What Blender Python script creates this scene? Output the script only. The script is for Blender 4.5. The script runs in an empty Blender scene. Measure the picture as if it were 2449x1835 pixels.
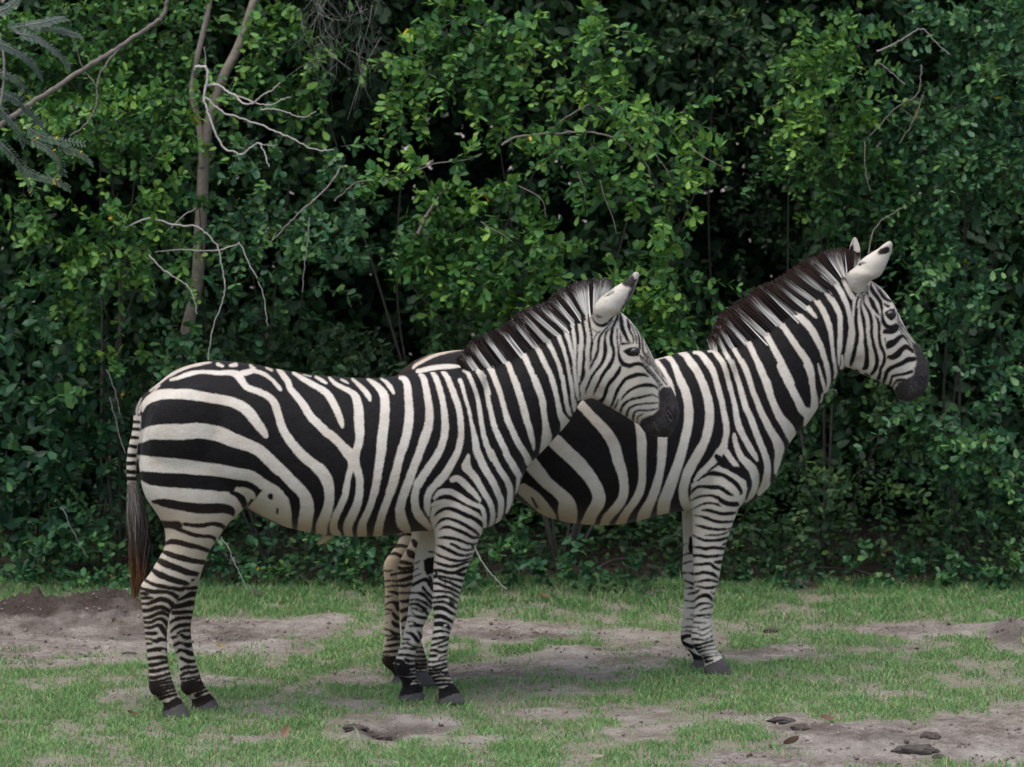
import bpy, bmesh, math, random
import numpy as np
from mathutils import Vector

# ------------------------------------------------------------------ camera, sky, sun, exposure
sc = bpy.context.scene
COL = sc.collection
F_PX, CX, CY = 8680.0, 1224.5, 917.5          # focal length and centre in pixels of the 2449 px wide photograph
CAM_H, PITCH = 2.32, math.atan(667.5 / 8680.0)
cam_d = bpy.data.cameras.new("camera")
cam = bpy.data.objects.new("camera", cam_d)
COL.objects.link(cam)
cam_d.sensor_width = 36.0
cam_d.lens = 36.0 * F_PX / 2449.0
cam_d.clip_start, cam_d.clip_end = 0.1, 2000.0
cam.location = (0, 0, CAM_H)
cam.rotation_euler = (math.radians(90) - PITCH, 0, 0)
cam_d.dof.use_dof = True
cam_d.dof.focus_distance = 14.0
cam_d.dof.aperture_fstop = 4.8
sc.camera = cam

SUN_EL, SUN_AZ = math.radians(72), math.radians(215)   # azimuth clockwise from +Y: high, behind the camera, a little left
world = bpy.data.worlds.new("World")
sc.world = world
world.use_nodes = True
nt = world.node_tree
sky = nt.nodes.new("ShaderNodeTexSky")
sky.sky_type = 'NISHITA'
sky.sun_disc = False
sky.sun_elevation = SUN_EL
sky.sun_rotation = SUN_AZ
sky.dust_density = 3.0
sky.ozone_density = 1.0
nt.links.new(sky.outputs[0], nt.nodes["Background"].inputs[0])
nt.nodes["Background"].inputs[1].default_value = 0.11
sun_d = bpy.data.lights.new("sun", 'SUN')
sun_d.energy = 1.5
sun_d.angle = math.radians(70)
sun_d.color = (1.0, 0.95, 0.87)
sun = bpy.data.objects.new("sun", sun_d)
COL.objects.link(sun)
sdir = Vector((math.sin(SUN_AZ) * math.cos(SUN_EL), math.cos(SUN_AZ) * math.cos(SUN_EL), math.sin(SUN_EL)))
sun.rotation_euler = sdir.to_track_quat('Z', 'Y').to_euler()
sc.view_settings.view_transform = 'Standard'
sc.view_settings.look = 'None'
sc.view_settings.exposure = 1.0
sc.view_settings.gamma = 1.0
sc.cycles.max_bounces = 6
sc.cycles.diffuse_bounces = 3
sc.cycles.transmission_bounces = 3

rng = np.random.default_rng(11)
random.seed(11)

# ------------------------------------------------------------------ helpers
CAMP = np.array([0.0, 0.0, CAM_H])
FWD = np.array([0.0, math.cos(PITCH), -math.sin(PITCH)])
UP = np.array([0.0, math.sin(PITCH), math.cos(PITCH)])

def ray(px, py):
    return np.array([(px - CX) / F_PX, 0, 0]) + UP * (-(py - CY) / F_PX) + FWD

def at(px, py, depth):                        # point seen at photo pixel (px, py), depth metres ahead
    d = ray(px, py)
    return CAMP + d * (depth / d[1])

def on_ground(px, py, z=0.0):
    d = ray(px, py)
    return CAMP + d * ((z - CAM_H) / d[2])

def seen_at(p):                               # world points (n,3) -> photo pixels (n,2)
    q = p - CAMP
    w = q @ FWD
    return np.stack([CX + F_PX * q[:, 0] / w, CY - F_PX * (q @ UP) / w], 1)

def catmull(P, n=4):
    P = np.asarray(P, float)
    if len(P) < 3:
        t = np.linspace(0, 1, n + 1)[:, None]
        return P[0] + (P[-1] - P[0]) * t
    out = []
    Q = np.vstack([2 * P[0] - P[1], P, 2 * P[-1] - P[-2]])
    for i in range(1, len(Q) - 2):
        p0, p1, p2, p3 = Q[i - 1], Q[i], Q[i + 1], Q[i + 2]
        for k in range(n):
            t = k / n
            out.append(0.5 * (2 * p1 + (p2 - p0) * t + (2 * p0 - 5 * p1 + 4 * p2 - p3) * t * t + (3 * p1 - p0 - 3 * p2 + p3) * t ** 3))
    out.append(P[-1])
    return np.array(out)

def mesh_np(name, V, loops, starts, smooth=True):
    me = bpy.data.meshes.new(name)
    V = np.asarray(V, np.float32)
    loops = np.asarray(loops, np.int32)
    starts = np.asarray(starts, np.int32)
    me.vertices.add(len(V)); me.vertices.foreach_set("co", V.ravel())
    me.loops.add(len(loops)); me.loops.foreach_set("vertex_index", loops)
    me.polygons.add(len(starts)); me.polygons.foreach_set("loop_start", starts)
    me.update(calc_edges=True)
    me.polygons.foreach_set("use_smooth", np.full(len(starts), smooth, bool))
    me.update()
    return me

def mesh_obj(name, me, mat, parent=None):
    o = bpy.data.objects.new(name, me)
    COL.objects.link(o)
    if mat: me.materials.append(mat)
    if parent is not None: o.parent = parent
    return o

def attr(me, name, vals):
    a = me.attributes.new(name, 'FLOAT', 'POINT')
    a.data.foreach_set("value", np.asarray(vals, np.float32).ravel())

def attr3(me, name, vals):
    a = me.attributes.new(name, 'FLOAT_VECTOR', 'POINT')
    a.data.foreach_set("vector", np.asarray(vals, np.float32).ravel())

def empty(name, loc, rz=0.0):
    o = bpy.data.objects.new(name, None)
    COL.objects.link(o)
    o.location = loc
    o.rotation_euler = (0, 0, rz)
    o.empty_display_size = 0.1
    return o

def tag(o, label=None, cat=None, group=None, kind=None):
    if label: o['label'] = label
    if cat: o['category'] = cat
    if group: o['group'] = group
    if kind: o['kind'] = kind
    return o

def tube_arrays(P, R, sides=6):
    """tapered tube along polyline P (n,3) with radii R -> verts, quads"""
    P = np.asarray(P, float); R = np.asarray(R, float)
    T = np.gradient(P, axis=0)
    T /= np.linalg.norm(T, axis=1)[:, None] + 1e-9
    ref = np.array([0.3, 0.5, 0.81])
    A = np.cross(T, ref); A /= np.linalg.norm(A, axis=1)[:, None] + 1e-9
    B = np.cross(T, A)
    ph = np.linspace(0, 2 * math.pi, sides, endpoint=False)
    V = P[:, None, :] + R[:, None, None] * (np.cos(ph)[None, :, None] * A[:, None, :] + np.sin(ph)[None, :, None] * B[:, None, :])
    V = V.reshape(-1, 3)
    n = len(P)
    i = np.arange(n - 1)[:, None] * sides
    j = np.arange(sides)[None, :]
    k = (j + 1) % sides
    Q = np.stack([i + j, i + k, i + sides + k, i + sides + j], -1).reshape(-1, 4)
    return V, Q

class Quads:
    def __init__(self): self.V, self.Q, self.n = [], [], 0
    def add(self, V, Q):
        self.V.append(V); self.Q.append(np.asarray(Q) + self.n); self.n += len(V)
    def tube(self, P, R, sides=6): self.add(*tube_arrays(P, R, sides))
    def mesh(self, name):
        V = np.vstack(self.V); Q = np.vstack(self.Q)
        return mesh_np(name, V, Q.ravel(), np.arange(len(Q)) * 4)

def vnoise(x, y, seed=0):
    """smooth 2-D value noise, numpy"""
    xi, yi = np.floor(x).astype(np.int64), np.floor(y).astype(np.int64)
    fx, fy = x - xi, y - yi
    fx, fy = fx * fx * (3 - 2 * fx), fy * fy * (3 - 2 * fy)
    def h(a, b):
        v = (a * 374761393 + b * 668265263 + seed * 982451653) & 0xffffffff
        v = ((v ^ (v >> 13)) * 1274126177) & 0xffffffff
        return ((v ^ (v >> 16)) & 0xffff) / 65535.0
    return (h(xi, yi) * (1 - fx) + h(xi + 1, yi) * fx) * (1 - fy) + (h(xi, yi + 1) * (1 - fx) + h(xi + 1, yi + 1) * fx) * fy

def fbm(x, y, seed=0, oct=4):
    s, a, f, t = 0, 1.0, 1.0, 0
    for k in range(oct):
        s = s + a * vnoise(x * f, y * f, seed + k); t += a
        a *= 0.5; f *= 2.03
    return s / t

def smooth01(e0, e1, x):
    t = np.clip((x - e0) / (e1 - e0), 0, 1)
    return t * t * (3 - 2 * t)

# ------------------------------------------------------------------ materials
def new_mat(name):
    m = bpy.data.materials.new(name); m.use_nodes = True
    nt = m.node_tree
    return m, nt, nt.nodes["Principled BSDF"]

def node(nt, t, **kw):
    n = nt.nodes.new(t)
    for k, v in kw.items(): setattr(n, k, v)
    return n

def attr_node(nt, name): return node(nt, "ShaderNodeAttribute", attribute_name=name)

def mathn(nt, op, a, b=None, clamp=False):
    n = node(nt, "ShaderNodeMath", operation=op); n.use_clamp = clamp
    for i, v in enumerate((a, b)):
        if v is None: continue
        if isinstance(v, (int, float)): n.inputs[i].default_value = v
        else: nt.links.new(v, n.inputs[i])
    return n.outputs[0]

def mixc(nt, f, a, b):
    n = node(nt, "ShaderNodeMix", data_type='RGBA')
    for i, v in ((0, f), (6, a), (7, b)):
        if isinstance(v, (int, float)): n.inputs[i].default_value = v
        elif isinstance(v, tuple): n.inputs[i].default_value = (*v, 1)
        else: nt.links.new(v, n.inputs[i])
    return n.outputs[2]

def noise(nt, scale, detail=4, rough=0.55, vec=None):
    n = node(nt, "ShaderNodeTexNoise"); n.inputs["Scale"].default_value = scale
    n.inputs["Detail"].default_value = detail; n.inputs["Roughness"].default_value = rough
    if vec is not None: nt.links.new(vec, n.inputs["Vector"])
    return n.outputs[0]

def maprange(nt, v, a, b, c=0.0, d=1.0):
    n = node(nt, "ShaderNodeMapRange"); n.inputs[1].default_value = a; n.inputs[2].default_value = b
    n.inputs[3].default_value = c; n.inputs[4].default_value = d
    nt.links.new(v, n.inputs[0]); return n.outputs[0]

def bump(nt, bsdf, h, strength, dist):
    b = node(nt, "ShaderNodeBump"); b.inputs["Strength"].default_value = strength
    b.inputs["Distance"].default_value = dist
    nt.links.new(h, b.inputs["Height"]); nt.links.new(b.outputs[0], bsdf.inputs["Normal"])

def coat_material():
    m, nt, b = new_mat("zebra_coat")
    tc = node(nt, "ShaderNodeTexCoord").outputs["Object"]
    d = attr_node(nt, "stripe").outputs["Fac"]
    skin = attr_node(nt, "skin").outputs["Fac"]
    tan = attr_node(nt, "tan").outputs["Fac"]
    n1 = noise(nt, 260, 2, 0.6, tc)
    n2 = noise(nt, 45, 3, 0.6, tc)
    wob = mathn(nt, 'ADD', mathn(nt, 'MULTIPLY', mathn(nt, 'SUBTRACT', n1, 0.5), 0.011),
                mathn(nt, 'MULTIPLY', mathn(nt, 'SUBTRACT', n2, 0.5), 0.006))
    f = maprange(nt, mathn(nt, 'ADD', d, wob), -0.0030, 0.0030)
    n3 = noise(nt, 9, 4, 0.6, tc)
    n4 = noise(nt, 90, 3, 0.6, tc)
    white = mixc(nt, maprange(nt, n3, 0.35, 0.75), (0.565, 0.535, 0.485), (0.45, 0.395, 0.325))
    white = mixc(nt, maprange(nt, n4, 0.3, 0.8, 0.0, 0.45), white, (0.36, 0.31, 0.245))
    white = mixc(nt, tan, white, (0.38, 0.28, 0.175))
    black = mixc(nt, maprange(nt, n4, 0.3, 0.8), (0.0035, 0.0033, 0.0042), (0.011, 0.009, 0.0085))
    black = mixc(nt, mathn(nt, 'MULTIPLY', tan, 0.6), black, (0.05, 0.028, 0.016))
    col = mixc(nt, f, black, white)
    muz = mixc(nt, maprange(nt, mathn(nt, 'ADD', mathn(nt, 'MULTIPLY', n4, 0.5), mathn(nt, 'MULTIPLY', noise(nt, 28, 4, 0.6, tc), 0.6)), 0.4, 0.72), (0.013, 0.012, 0.0125), (0.044, 0.040, 0.040))
    hoof = mixc(nt, n4, (0.05, 0.045, 0.045), (0.11, 0.10, 0.10))
    col = mixc(nt, maprange(nt, mathn(nt, 'ADD', skin, mathn(nt, 'MULTIPLY', mathn(nt, 'SUBTRACT', n4, 0.5), 0.8)), 0.25, 0.75), col, muz)
    col = mixc(nt, maprange(nt, skin, 1.3, 1.6), col, hoof)
    nt.links.new(col, b.inputs["Base Color"])
    b.inputs["Roughness"].default_value = 0.62
    b.inputs["Specular IOR Level"].default_value = 0.10
    b.inputs["Sheen Weight"].default_value = 0.04
    b.inputs["Sheen Roughness"].default_value = 0.5
    mp = node(nt, "ShaderNodeMapping"); mp.inputs["Scale"].default_value = (60, 60, 320)
    nt.links.new(tc, mp.inputs[0])
    hs = noise(nt, 1.0, 3, 0.6, mp.outputs[0])
    lump = noise(nt, 14, 3, 0.5, tc)
    h = mathn(nt, 'ADD', mathn(nt, 'MULTIPLY', hs, 0.25), lump)
    bump(nt, b, h, 0.5, 0.014)
    return m

def hair_material():
    m, nt, b = new_mat("coarse_hair")
    c = attr_node(nt, "tint").outputs["Vector"]
    nt.links.new(c, b.inputs["Base Color"])
    b.inputs["Roughness"].default_value = 0.55
    b.inputs["Specular IOR Level"].default_value = 0.25
    return m

def leaf_material(name, dark, mid, bright, gloss=0.5):
    m, nt, b = new_mat(name)
    t = attr_node(nt, "tone").outputs["Fac"]
    r = node(nt, "ShaderNodeValToRGB")
    e = r.color_ramp.elements
    e[0].position, e[0].color = 0.0, (*dark, 1)
    e[1].position, e[1].color = 1.0, (0.45, 0.30, 0.02, 1)
    for p, c in ((0.45, mid), (0.90, bright), (0.975, bright)):
        k = e.new(p); k.color = (*c, 1)
    nt.links.new(t, r.inputs[0])
    nt.links.new(r.outputs[0], b.inputs["Base Color"])
    b.inputs["Roughness"].default_value = gloss
    b.inputs["Specular IOR Level"].default_value = 0.28
    tr = node(nt, "ShaderNodeBsdfTranslucent")
    nt.links.new(mixc(nt, 0.35, r.outputs[0], (0.10, 0.16, 0.01)), tr.inputs[0])
    mx = node(nt, "ShaderNodeMixShader"); mx.inputs[0].default_value = 0.22
    nt.links.new(b.outputs[0], mx.inputs[1]); nt.links.new(tr.outputs[0], mx.inputs[2])
    nt.links.new(mx.outputs[0], nt.nodes["Material Output"].inputs[0])
    return m

def bark_material(name, a, b_):
    m, nt, b = new_mat(name)
    tc = node(nt, "ShaderNodeTexCoord").outputs["Object"]
    n1 = noise(nt, 30, 5, 0.65, tc)
    nt.links.new(mixc(nt, maprange(nt, n1, 0.3, 0.7), a, b_), b.inputs["Base Color"])
    b.inputs["Roughness"].default_value = 0.85
    bump(nt, b, n1, 0.6, 0.01)
    return m
# ------------------------------------------------------------------ the coats, traced: w/k = white/black band (x,y,width ...), W/K = white/black patch, m = bare dark skin, h = hoof
REG = dict(A=(280, 840, 4.142), B=(700, 840, 4.142), C=(1000, 640, 5.1775), D=(1340, 640, 6.903), E=(1360, 840, 6.903),
           F=(1100, 880, 6.472), G=(980, 1080, 6.903), H=(290, 1180, 5.1775), I=(300, 1420, 5.177), J=(880, 1220, 6.903),
           K=(880, 1440, 6.137), T=(560, 1120, 5.53), X=(0, 0, 1.0),
           L=(1950, 560, 6.903), M=(1960, 740, 6.903), N=(1680, 600, 5.1775), O=(1540, 820, 4.142), P=(1220, 940, 4.142),
           Q=(1580, 1060, 6.903), R=(1560, 1220, 6.903), S=(1560, 1400, 6.903))

COAT_NEAR_1 = """
wA 330,395,14 440,300,22 560,220,28 700,160,30 850,122,28 930,110,12
wA 195,640,14 200,560,12 240,470,8
wA 215,610,20 245,520,14 330,430,10 420,335,16
wA 530,285,22 600,265,36 720,225,45 850,205,36 1000,215,44 1120,215,55 1200,240,80 1240,300,70 1290,360,60 1400,400,62 1500,450,65 1560,520,75 1600,640,75 1640,770,80 1720,900,85
wA 1320,140,25 1350,190,50 1240,220,60
wA 1350,195,45 1430,215,40 1500,255,38 1560,310,36 1610,370,40 1625,385,20
wA 1000,130,36 1045,148,28
wA 1125,142,30 1175,135,40
wA 1480,165,18 1530,190,25
wB -20,900,86 100,1035,96 225,1140,102 320,1240,108
wT 1130,0,140 1195,100,155 1240,200,145 1258,300,135 1258,420,125 1240,520,128 1205,640,145 1165,740,150 1155,840,150
wA 1600,185,40 1640,230,55 1690,300,60 1720,380,60 1780,450,68 1850,540,75 1920,650,80 2000,730,80 2071,800,85
wB 330,800,85 400,850,85 480,930,85 540,1000,110 590,1050,120 610,1120,110
wB 610,1110,90 570,1180,60 545,1280,60 520,1400,62
wT 1540,20,60 1510,130,70 1490,260,80 1460,380,90 1410,500,90 1350,620,95 1320,720,95 1320,820,110 1370,880,90
wB 610,1110,90 640,1180,80 665,1280,70 660,1400,75
wT 1630,30,90 1658,150,90 1658,310,100 1632,460,110 1585,580,118 1530,690,122 1502,790,122 1515,890,110
wB 365,265,25 420,320,40 500,365,45 570,400,55 620,450,75 650,550,90 655,650,95 660,750,95 665,840,85 655,910,80 635,980,80 610,1060,90
wB 10,215,30 80,260,45 180,320,55 270,370,60 350,430,70 410,530,70 450,620,65 480,700,55 492,750,30
wB 230,255,25 290,290,35 335,318,20
wB 480,280,15 520,300,22 550,318,12
wB 590,275,20 650,330,40 710,390,50 750,440,50 765,485,25
wB 110,235,10 180,250,8
wB 745,280,25 800,315,50 860,370,70 905,440,85 915,540,90 910,640,92 900,760,95 885,880,98 875,1000,95 860,1100,85 845,1200,80 830,1300,75 815,1400,75
wT 1900,20,100 1880,180,95 1850,330,95 1810,470,90 1760,600,95 1710,700,100 1690,800,120 1690,890,130
wB 880,275,20 930,310,35 970,360,45 1000,415,28
wB 1070,265,40 1110,280,60 1135,340,70 1145,450,75 1155,600,85 1150,700,90 1135,800,88 1110,900,88 1075,1000,85 1045,1100,82 1025,1200,85 1000,1300,85 965,1400,90
wT 2130,60,110 2090,200,100 2060,330,100 2010,470,100 1950,640,100 1920,760,110 1900,880,120
wB 1265,235,40 1295,270,60 1320,360,65 1340,480,70 1355,620,78 1345,740,85 1310,850,92 1275,950,85 1240,1050,80 1200,1150,80 1160,1260,82 1120,1370,85 1085,1470,85 1060,1570,90
wJ 530,-20,150 540,80,170 570,220,190 640,330,130
wB 1385,215,40 1420,270,55 1460,390,58 1490,520,58 1505,640,65 1510,750,72 1500,850,70 1470,950,70 1420,1050,75 1350,1150,80 1290,1240,80 1240,1320,90
wG 130,540,110 95,660,120 80,780,130 90,900,130 130,1020,150 200,1120,140 280,1200,120 340,1290,70
wB 1490,210,40 1530,260,55 1580,380,60 1625,500,60 1655,620,58 1665,720,60 1670,820,58 1655,920,65 1625,1020,65 1570,1120,75 1510,1220,80 1440,1300,85
wG 460,520,100 360,620,120 300,740,110 290,860,110 290,960,100 310,1050,50
kG 215,700,30 195,850,40 220,940,30 290,1070,25 330,1150,40 370,1230,20
kG 395,690,15 380,800,30 360,950,26 340,1040,12
wF 0,190,60 30,260,60 60,380,55 100,520,50 140,650,50 165,780,52 190,900,60 215,1010,75 235,1120,95 250,1250,110
wG 1110,0,130 1180,160,125 1250,310,120 1340,450,115 1410,580,110 1460,700,105 1500,800,100 1510,900,95 1500,1000,90 1480,1100,70 1440,1180,50
wF 60,35,50 120,80,60 170,180,65 220,300,65 260,420,65 290,560,65 310,680,70 325,800,70 345,920,70 365,1030,75 400,1150,85 450,1280,90 510,1410,95
wG 1345,0,90 1420,180,95 1500,320,95 1580,440,100 1640,560,105 1660,680,95 1655,800,95 1635,900,70 1600,1000,40
wC 730,1240,65 770,1290,60 830,1420,60 870,1560,60
wF 290,60,80 350,170,80 400,300,70 425,420,70 445,540,75 475,660,70 500,780,75 530,900,85 580,1020,90 630,1130,90 690,1250,95 740,1370,95 800,1470,105 850,1560,105 910,1660,100
wG 1590,40,100 1650,150,100 1730,270,100 1790,380,80 1790,500,60 1770,620,40 1750,700,20
wC 880,1190,60 920,1290,60 970,1420,60 1020,1560,60
wF 460,10,80 520,120,80 570,250,85 620,380,80 650,500,75 690,640,80 730,780,90 790,920,90 850,1060,95 920,1190,95 990,1300,95 1040,1390,100 1070,1470,110
wC 1085,1140,65 1130,1230,65 1190,1400,70 1250,1570,75 1280,1657,80
wF 830,150,95 890,300,95 930,440,100 970,570,105 1000,690,110 1040,830,100 1080,950,95 1110,1080,80 1135,1190,60 1145,1270,30
wC 1270,1020,70 1330,1130,70 1400,1290,65 1460,1450,65 1510,1580,65 1535,1657,65
wF 1150,140,85 1210,280,85 1255,420,95 1285,560,100 1300,700,85 1320,830,90 1335,950,120 1345,1050,150 1330,1150,150 1300,1250,120 1260,1340,60
wC 1425,920,70 1490,1020,65 1560,1170,65 1640,1330,60 1690,1480,55 1725,1657,50
wF 1410,150,70 1450,280,70 1490,420,70 1520,560,75 1550,700,90 1600,800,120 1630,870,150 1580,970,50
wC 1575,840,75 1630,960,60 1690,1080,50 1740,1200,45 1780,1360,45 1810,1520,45 1830,1657,45
wF 1590,140,60 1620,300,50 1640,450,55 1655,560,60 1680,660,70 1710,730,50
wC 1695,730,60 1740,850,50 1790,980,45 1830,1110,40 1865,1280,40 1900,1450,45 1920,1657,45
wF 1700,150,45 1720,300,40 1740,430,45 1770,560,80 1775,650,60
wC 1800,670,55 1830,790,50 1870,920,45 1905,1060,40 1930,1150,45 1940,1300,40 1960,1450,40 1980,1600,40
wF 1775,140,35 1785,260,30 1810,400,40 1840,490,40
wC 1895,575,50 1905,690,45 1925,820,45 1940,950,40 1945,1060,30 1935,1150,35
wC 1990,515,50 1990,600,40 2000,720,40 2020,850,50 2020,1000,55 2005,1130,55 2000,1250,50 1990,1380,30
wD 330,1300,70 330,1420,65 325,1560,65 320,1657,60
wE 190,200,60 180,300,60 170,400,50 165,500,30
WX 1408,724 1408,760 1411,800 1411,840 1405,880 1392,920 1388,956 1420,970 1480,1004 1530,1036 1560,1070 1650,1070 1650,940 1560,840 1500,735 1420,700
wD 430,600,80 410,700,60 420,800,70 430,930,60 450,1050,55 470,1150,65 455,1300,65 445,1420,65 440,1560,60 430,1657,60
wE 295,200,55 310,300,60 290,420,60 250,520,70 220,600,70 230,700,50
kD 505,480,40 490,560,35 465,650,35 460,760,40 470,880,45 490,990,40 510,1080,40 520,1180,40 520,1280,50 500,1380,40 500,1470,30 505,1550,15
kD 515,640,20 525,760,25 550,860,40 600,930,45 680,965,50 760,930,45 830,860,40 880,800,25
kD 510,1010,20 570,1040,20 600,1090,25 570,1150,25 540,1210,15
kD 600,1090,20 660,1050,20
kD 950,770,40 940,830,50 900,920,50 860,1000,50 850,1080,60 840,1160,60 850,1260,60 880,1360,55 880,1460,60 850,1560,60 800,1657,60
kD 820,1000,15 760,1080,35 740,1160,40 740,1260,60 740,1380,70 720,1500,60 680,1590,55 640,1657,50
kD 860,880,15 780,980,25 700,1070,35 650,1150,40 630,1260,50 620,1380,45 580,1480,40 530,1580,35 490,1640,30
kD 980,740,30 1000,820,60 1010,920,75 1030,1020,75 1070,1110,65 1110,1190,55 1160,1250,30
kD 935,1020,25 940,1100,30 940,1200,30 960,1320,35 965,1440,45 990,1530,60 1050,1600,70 1140,1630,70
kE 830,60,50 850,140,60 900,210,80 1000,240,75 1100,215,65 1190,215,60 1260,270,45 1320,340,40 1400,430,35 1470,520,30 1510,590,20
kD 990,1090,20 1000,1180,35 1010,1270,35
kD 1020,1260,50 1090,1255,45 1150,1265,20
KD 1030,1380 1120,1330 1220,1310 1290,1330 1310,1400 1290,1460 1200,1475 1120,1460 1070,1420
kD 1110,860,35 1130,950,60 1150,1050,40 1190,1120,30 1210,1200,30 1200,1260,15
kD 1170,930,20 1200,1020,25 1240,1110,25 1255,1200,30 1260,1260,15
kD 1200,950,12 1270,1060,25 1300,1160,35 1310,1260,35 1310,1340,40
kD 1300,1060,12 1350,1170,30 1360,1300,35 1370,1390,35 1420,1450,25 1500,1540,20 1580,1640,20
kD 1330,1460,30 1400,1530,30 1480,1620,30
kD 1400,1250,15 1450,1380,15 1540,1540,15
kE 1170,60,30 1210,140,25 1290,250,25 1370,340,25 1450,440,25 1540,560,30
kE 1220,20,25 1310,140,25 1400,270,30 1490,390,25 1620,560,20
kE 1290,30,20 1400,210,20 1560,430,18
kE 750,0,50 740,80,60 710,170,65 640,280,65 570,380,65 520,480,55 470,580,45 430,670,35 405,730,15
kE 610,20,60 570,150,60 510,240,50 440,340,45 380,430,45 330,540,40 290,630,35 280,700,25
kE 470,20,50 450,100,45 400,190,35 350,300,25
kE 365,0,40 365,100,30 360,180,15
kE 250,0,45 255,150,50 240,250,45 260,330,30 255,420,25 220,500,25 195,560,15
kE 220,370,20 180,440,10
kE 850,270,55 830,330,70 770,420,70 700,500,65 640,590,60 610,680,70 580,770,60 520,840,90
kE 1310,420,40 1240,390,60 1140,390,75 1030,420,70 930,470,65 870,550,60 810,640,60 770,740,55 730,850,50 690,930,35
kE 1480,630,25 1420,580,50 1320,560,65 1200,570,60 1080,610,50 980,670,45 910,740,40 870,800,25
kE 1480,760,25 1380,725,40 1280,740,40 1150,770,45 1030,800,45 930,860,50 880,930,50 850,1020,40
kE 820,810,30 780,900,35 740,960,20
kE 1480,850,20 1360,860,30 1240,870,35 1110,890,35 1010,940,40 970,1010,45 950,1090,40
kE 1460,950,30 1320,980,30 1200,975,35 1100,1000,40 1070,1070,40 1060,1170,30
kE 1220,1040,20 1150,1080,30 1130,1180,20
mE 1480,650 1560,590 1690,590 1900,740 1900,980 1860,1250 1650,1500 1450,1500 1250,1450 1150,1230 1210,1120 1260,1090 1400,1040 1480,960 1490,850 1480,750
nE 1630,1000,30 1680,1090,46 1715,1150,26
nE 1400,1170,8 1450,1260,9 1480,1330,9 1480,1420,8
wG 970,60,40 950,150,100 930,250,150 990,330,130 1070,420,120 1130,520,105 1190,620,100 1250,720,95 1310,820,90 1350,920,85 1370,1020,80 1370,1100,80 1350,1180,70 1320,1260,40
wG 700,470,90 780,440,100 870,500,110 960,590,105 1050,680,90 1120,760,70 1160,815,40
wG 410,770,50 480,690,90 580,660,100 700,680,100 800,730,95 900,790,90 1000,850,80 1100,890,75 1180,920,75 1220,1000,70 1230,1080,75 1230,1150,80 1240,1230,70
wG 370,900,50 400,870,70 520,840,90 640,840,90 760,880,90 880,940,85 1000,990,80 1100,1050,75 1180,1120,60
WG 360,930 520,870 700,870 900,980 1100,1080 1190,1180 1200,1350 1180,1480 1190,1720 400,1720 400,1400 330,1100
WX 1020,1300 1160,1300 1140,1400 1120,1500 1120,1600 1140,1700 1010,1700 1005,1500
kG 400,1090,10 440,1030,45 520,970,60 620,940,55 720,960,70 820,1000,75 920,1050,75 1020,1090,75 1110,1140,80 1170,1190,80 1190,1240,40
kG 415,1260,10 460,1190,35 530,1130,55 620,1110,50 720,1130,60 820,1170,65 920,1220,65 1020,1280,65 1100,1340,55 1150,1390,30
kG 480,1300,15 550,1255,50 640,1250,55 740,1280,60 840,1320,65 940,1370,65 1040,1420,60 1140,1420,40
kG 470,1430,20 560,1420,55 660,1430,60 760,1445,55 860,1480,55 960,1520,55 1060,1530,45 1120,1510,30
kJ 1370,560,45 1440,590,50 1530,640,50 1640,665,45 1740,640,34 1760,620,22
kJ 1710,580,34 1740,610,39
kJ 1130,580,22 1200,600,50 1290,640,62 1390,690,62 1500,740,56 1620,750,50 1730,720,28
kJ 1100,700,17 1170,750,45 1270,790,50 1380,825,56 1500,840,56 1620,820,45 1710,790,28
kJ 1090,850,28 1180,890,56 1290,920,62 1400,930,62 1500,910,56 1600,870,50 1690,850,34
kJ 1080,1000,67 1200,1000,67 1300,1030,62 1420,1040,67 1500,1010,67 1570,970,67 1650,950,56
kJ 1470,1050,56 1550,1070,67 1620,1060,67
kJ 1075,1100,67 1170,1100,56 1260,1110,56 1360,1130,56 1460,1150,62 1580,1180,56
kJ 1130,1020,45 1130,1080,45
kJ 1180,1130,45 1260,1170,56 1360,1200,56 1450,1250,62 1560,1290,50
kJ 1075,1210,45 1170,1220,56 1260,1260,62 1350,1290,56 1440,1330,56 1530,1390,39
kJ 1075,1340,45 1180,1340,56 1280,1350,50 1370,1370,50 1450,1420,50 1510,1450,34
kJ 1065,1450,45 1170,1440,56 1280,1430,56 1370,1460,45 1430,1500,50 1500,1560,34
kJ 1050,1530,39 1160,1520,56 1260,1520,56 1340,1560,50 1420,1610,45 1490,1640,34
kJ 1360,1500,45 1420,1550,39
kK 950,100,56 1050,85,78 1140,110,67 1220,160,56 1290,190,39
kK 1210,20,45 1290,100,39
kK 960,220,67 1060,210,73 1150,240,67 1220,280,56 1260,300,34
kK 955,330,67 1050,320,84 1140,340,90 1200,390,45
wK 1130,345,36 1142,346,30
kK 940,450,45 1040,430,50 1120,430,45 1210,460,34
kK 930,545,45 1030,530,50 1120,520,50 1195,530,39
kK 915,640,39 1000,620,45 1080,590,39 1190,545,34
kK 1030,660,28 1100,650,39 1180,620,39
kK 900,710,45 990,710,50 1060,740,50 1130,730,39 1180,700,34
kK 890,790,50 980,790,56 1010,780,28
kK 1050,830,28 1100,800,28 1180,770,28
kK 875,880,39 980,880,45 1080,860,34 1175,830,34
kK 860,950,47 960,955,47 1060,930,47 1175,900,47
kK 860,1000,40 960,1000,54 1060,990,47 1180,940,40
kK 880,1060,94 960,1050,60 1060,1040,40 1150,1040,67 1200,1040,40
kK 950,1110,54 1060,1090,47 1210,1090,40
kK 970,1160,54 1080,1150,47 1220,1150,40
kK 1000,1220,54 1100,1210,47 1240,1210,54
KK 1010,1262 1100,1262 1200,1215 1260,1170 1360,1290 1420,1380 1000,1490 1030,1400
hK 1000,1470 1150,1400 1300,1350 1400,1350 1500,1560 1000,1560
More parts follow.
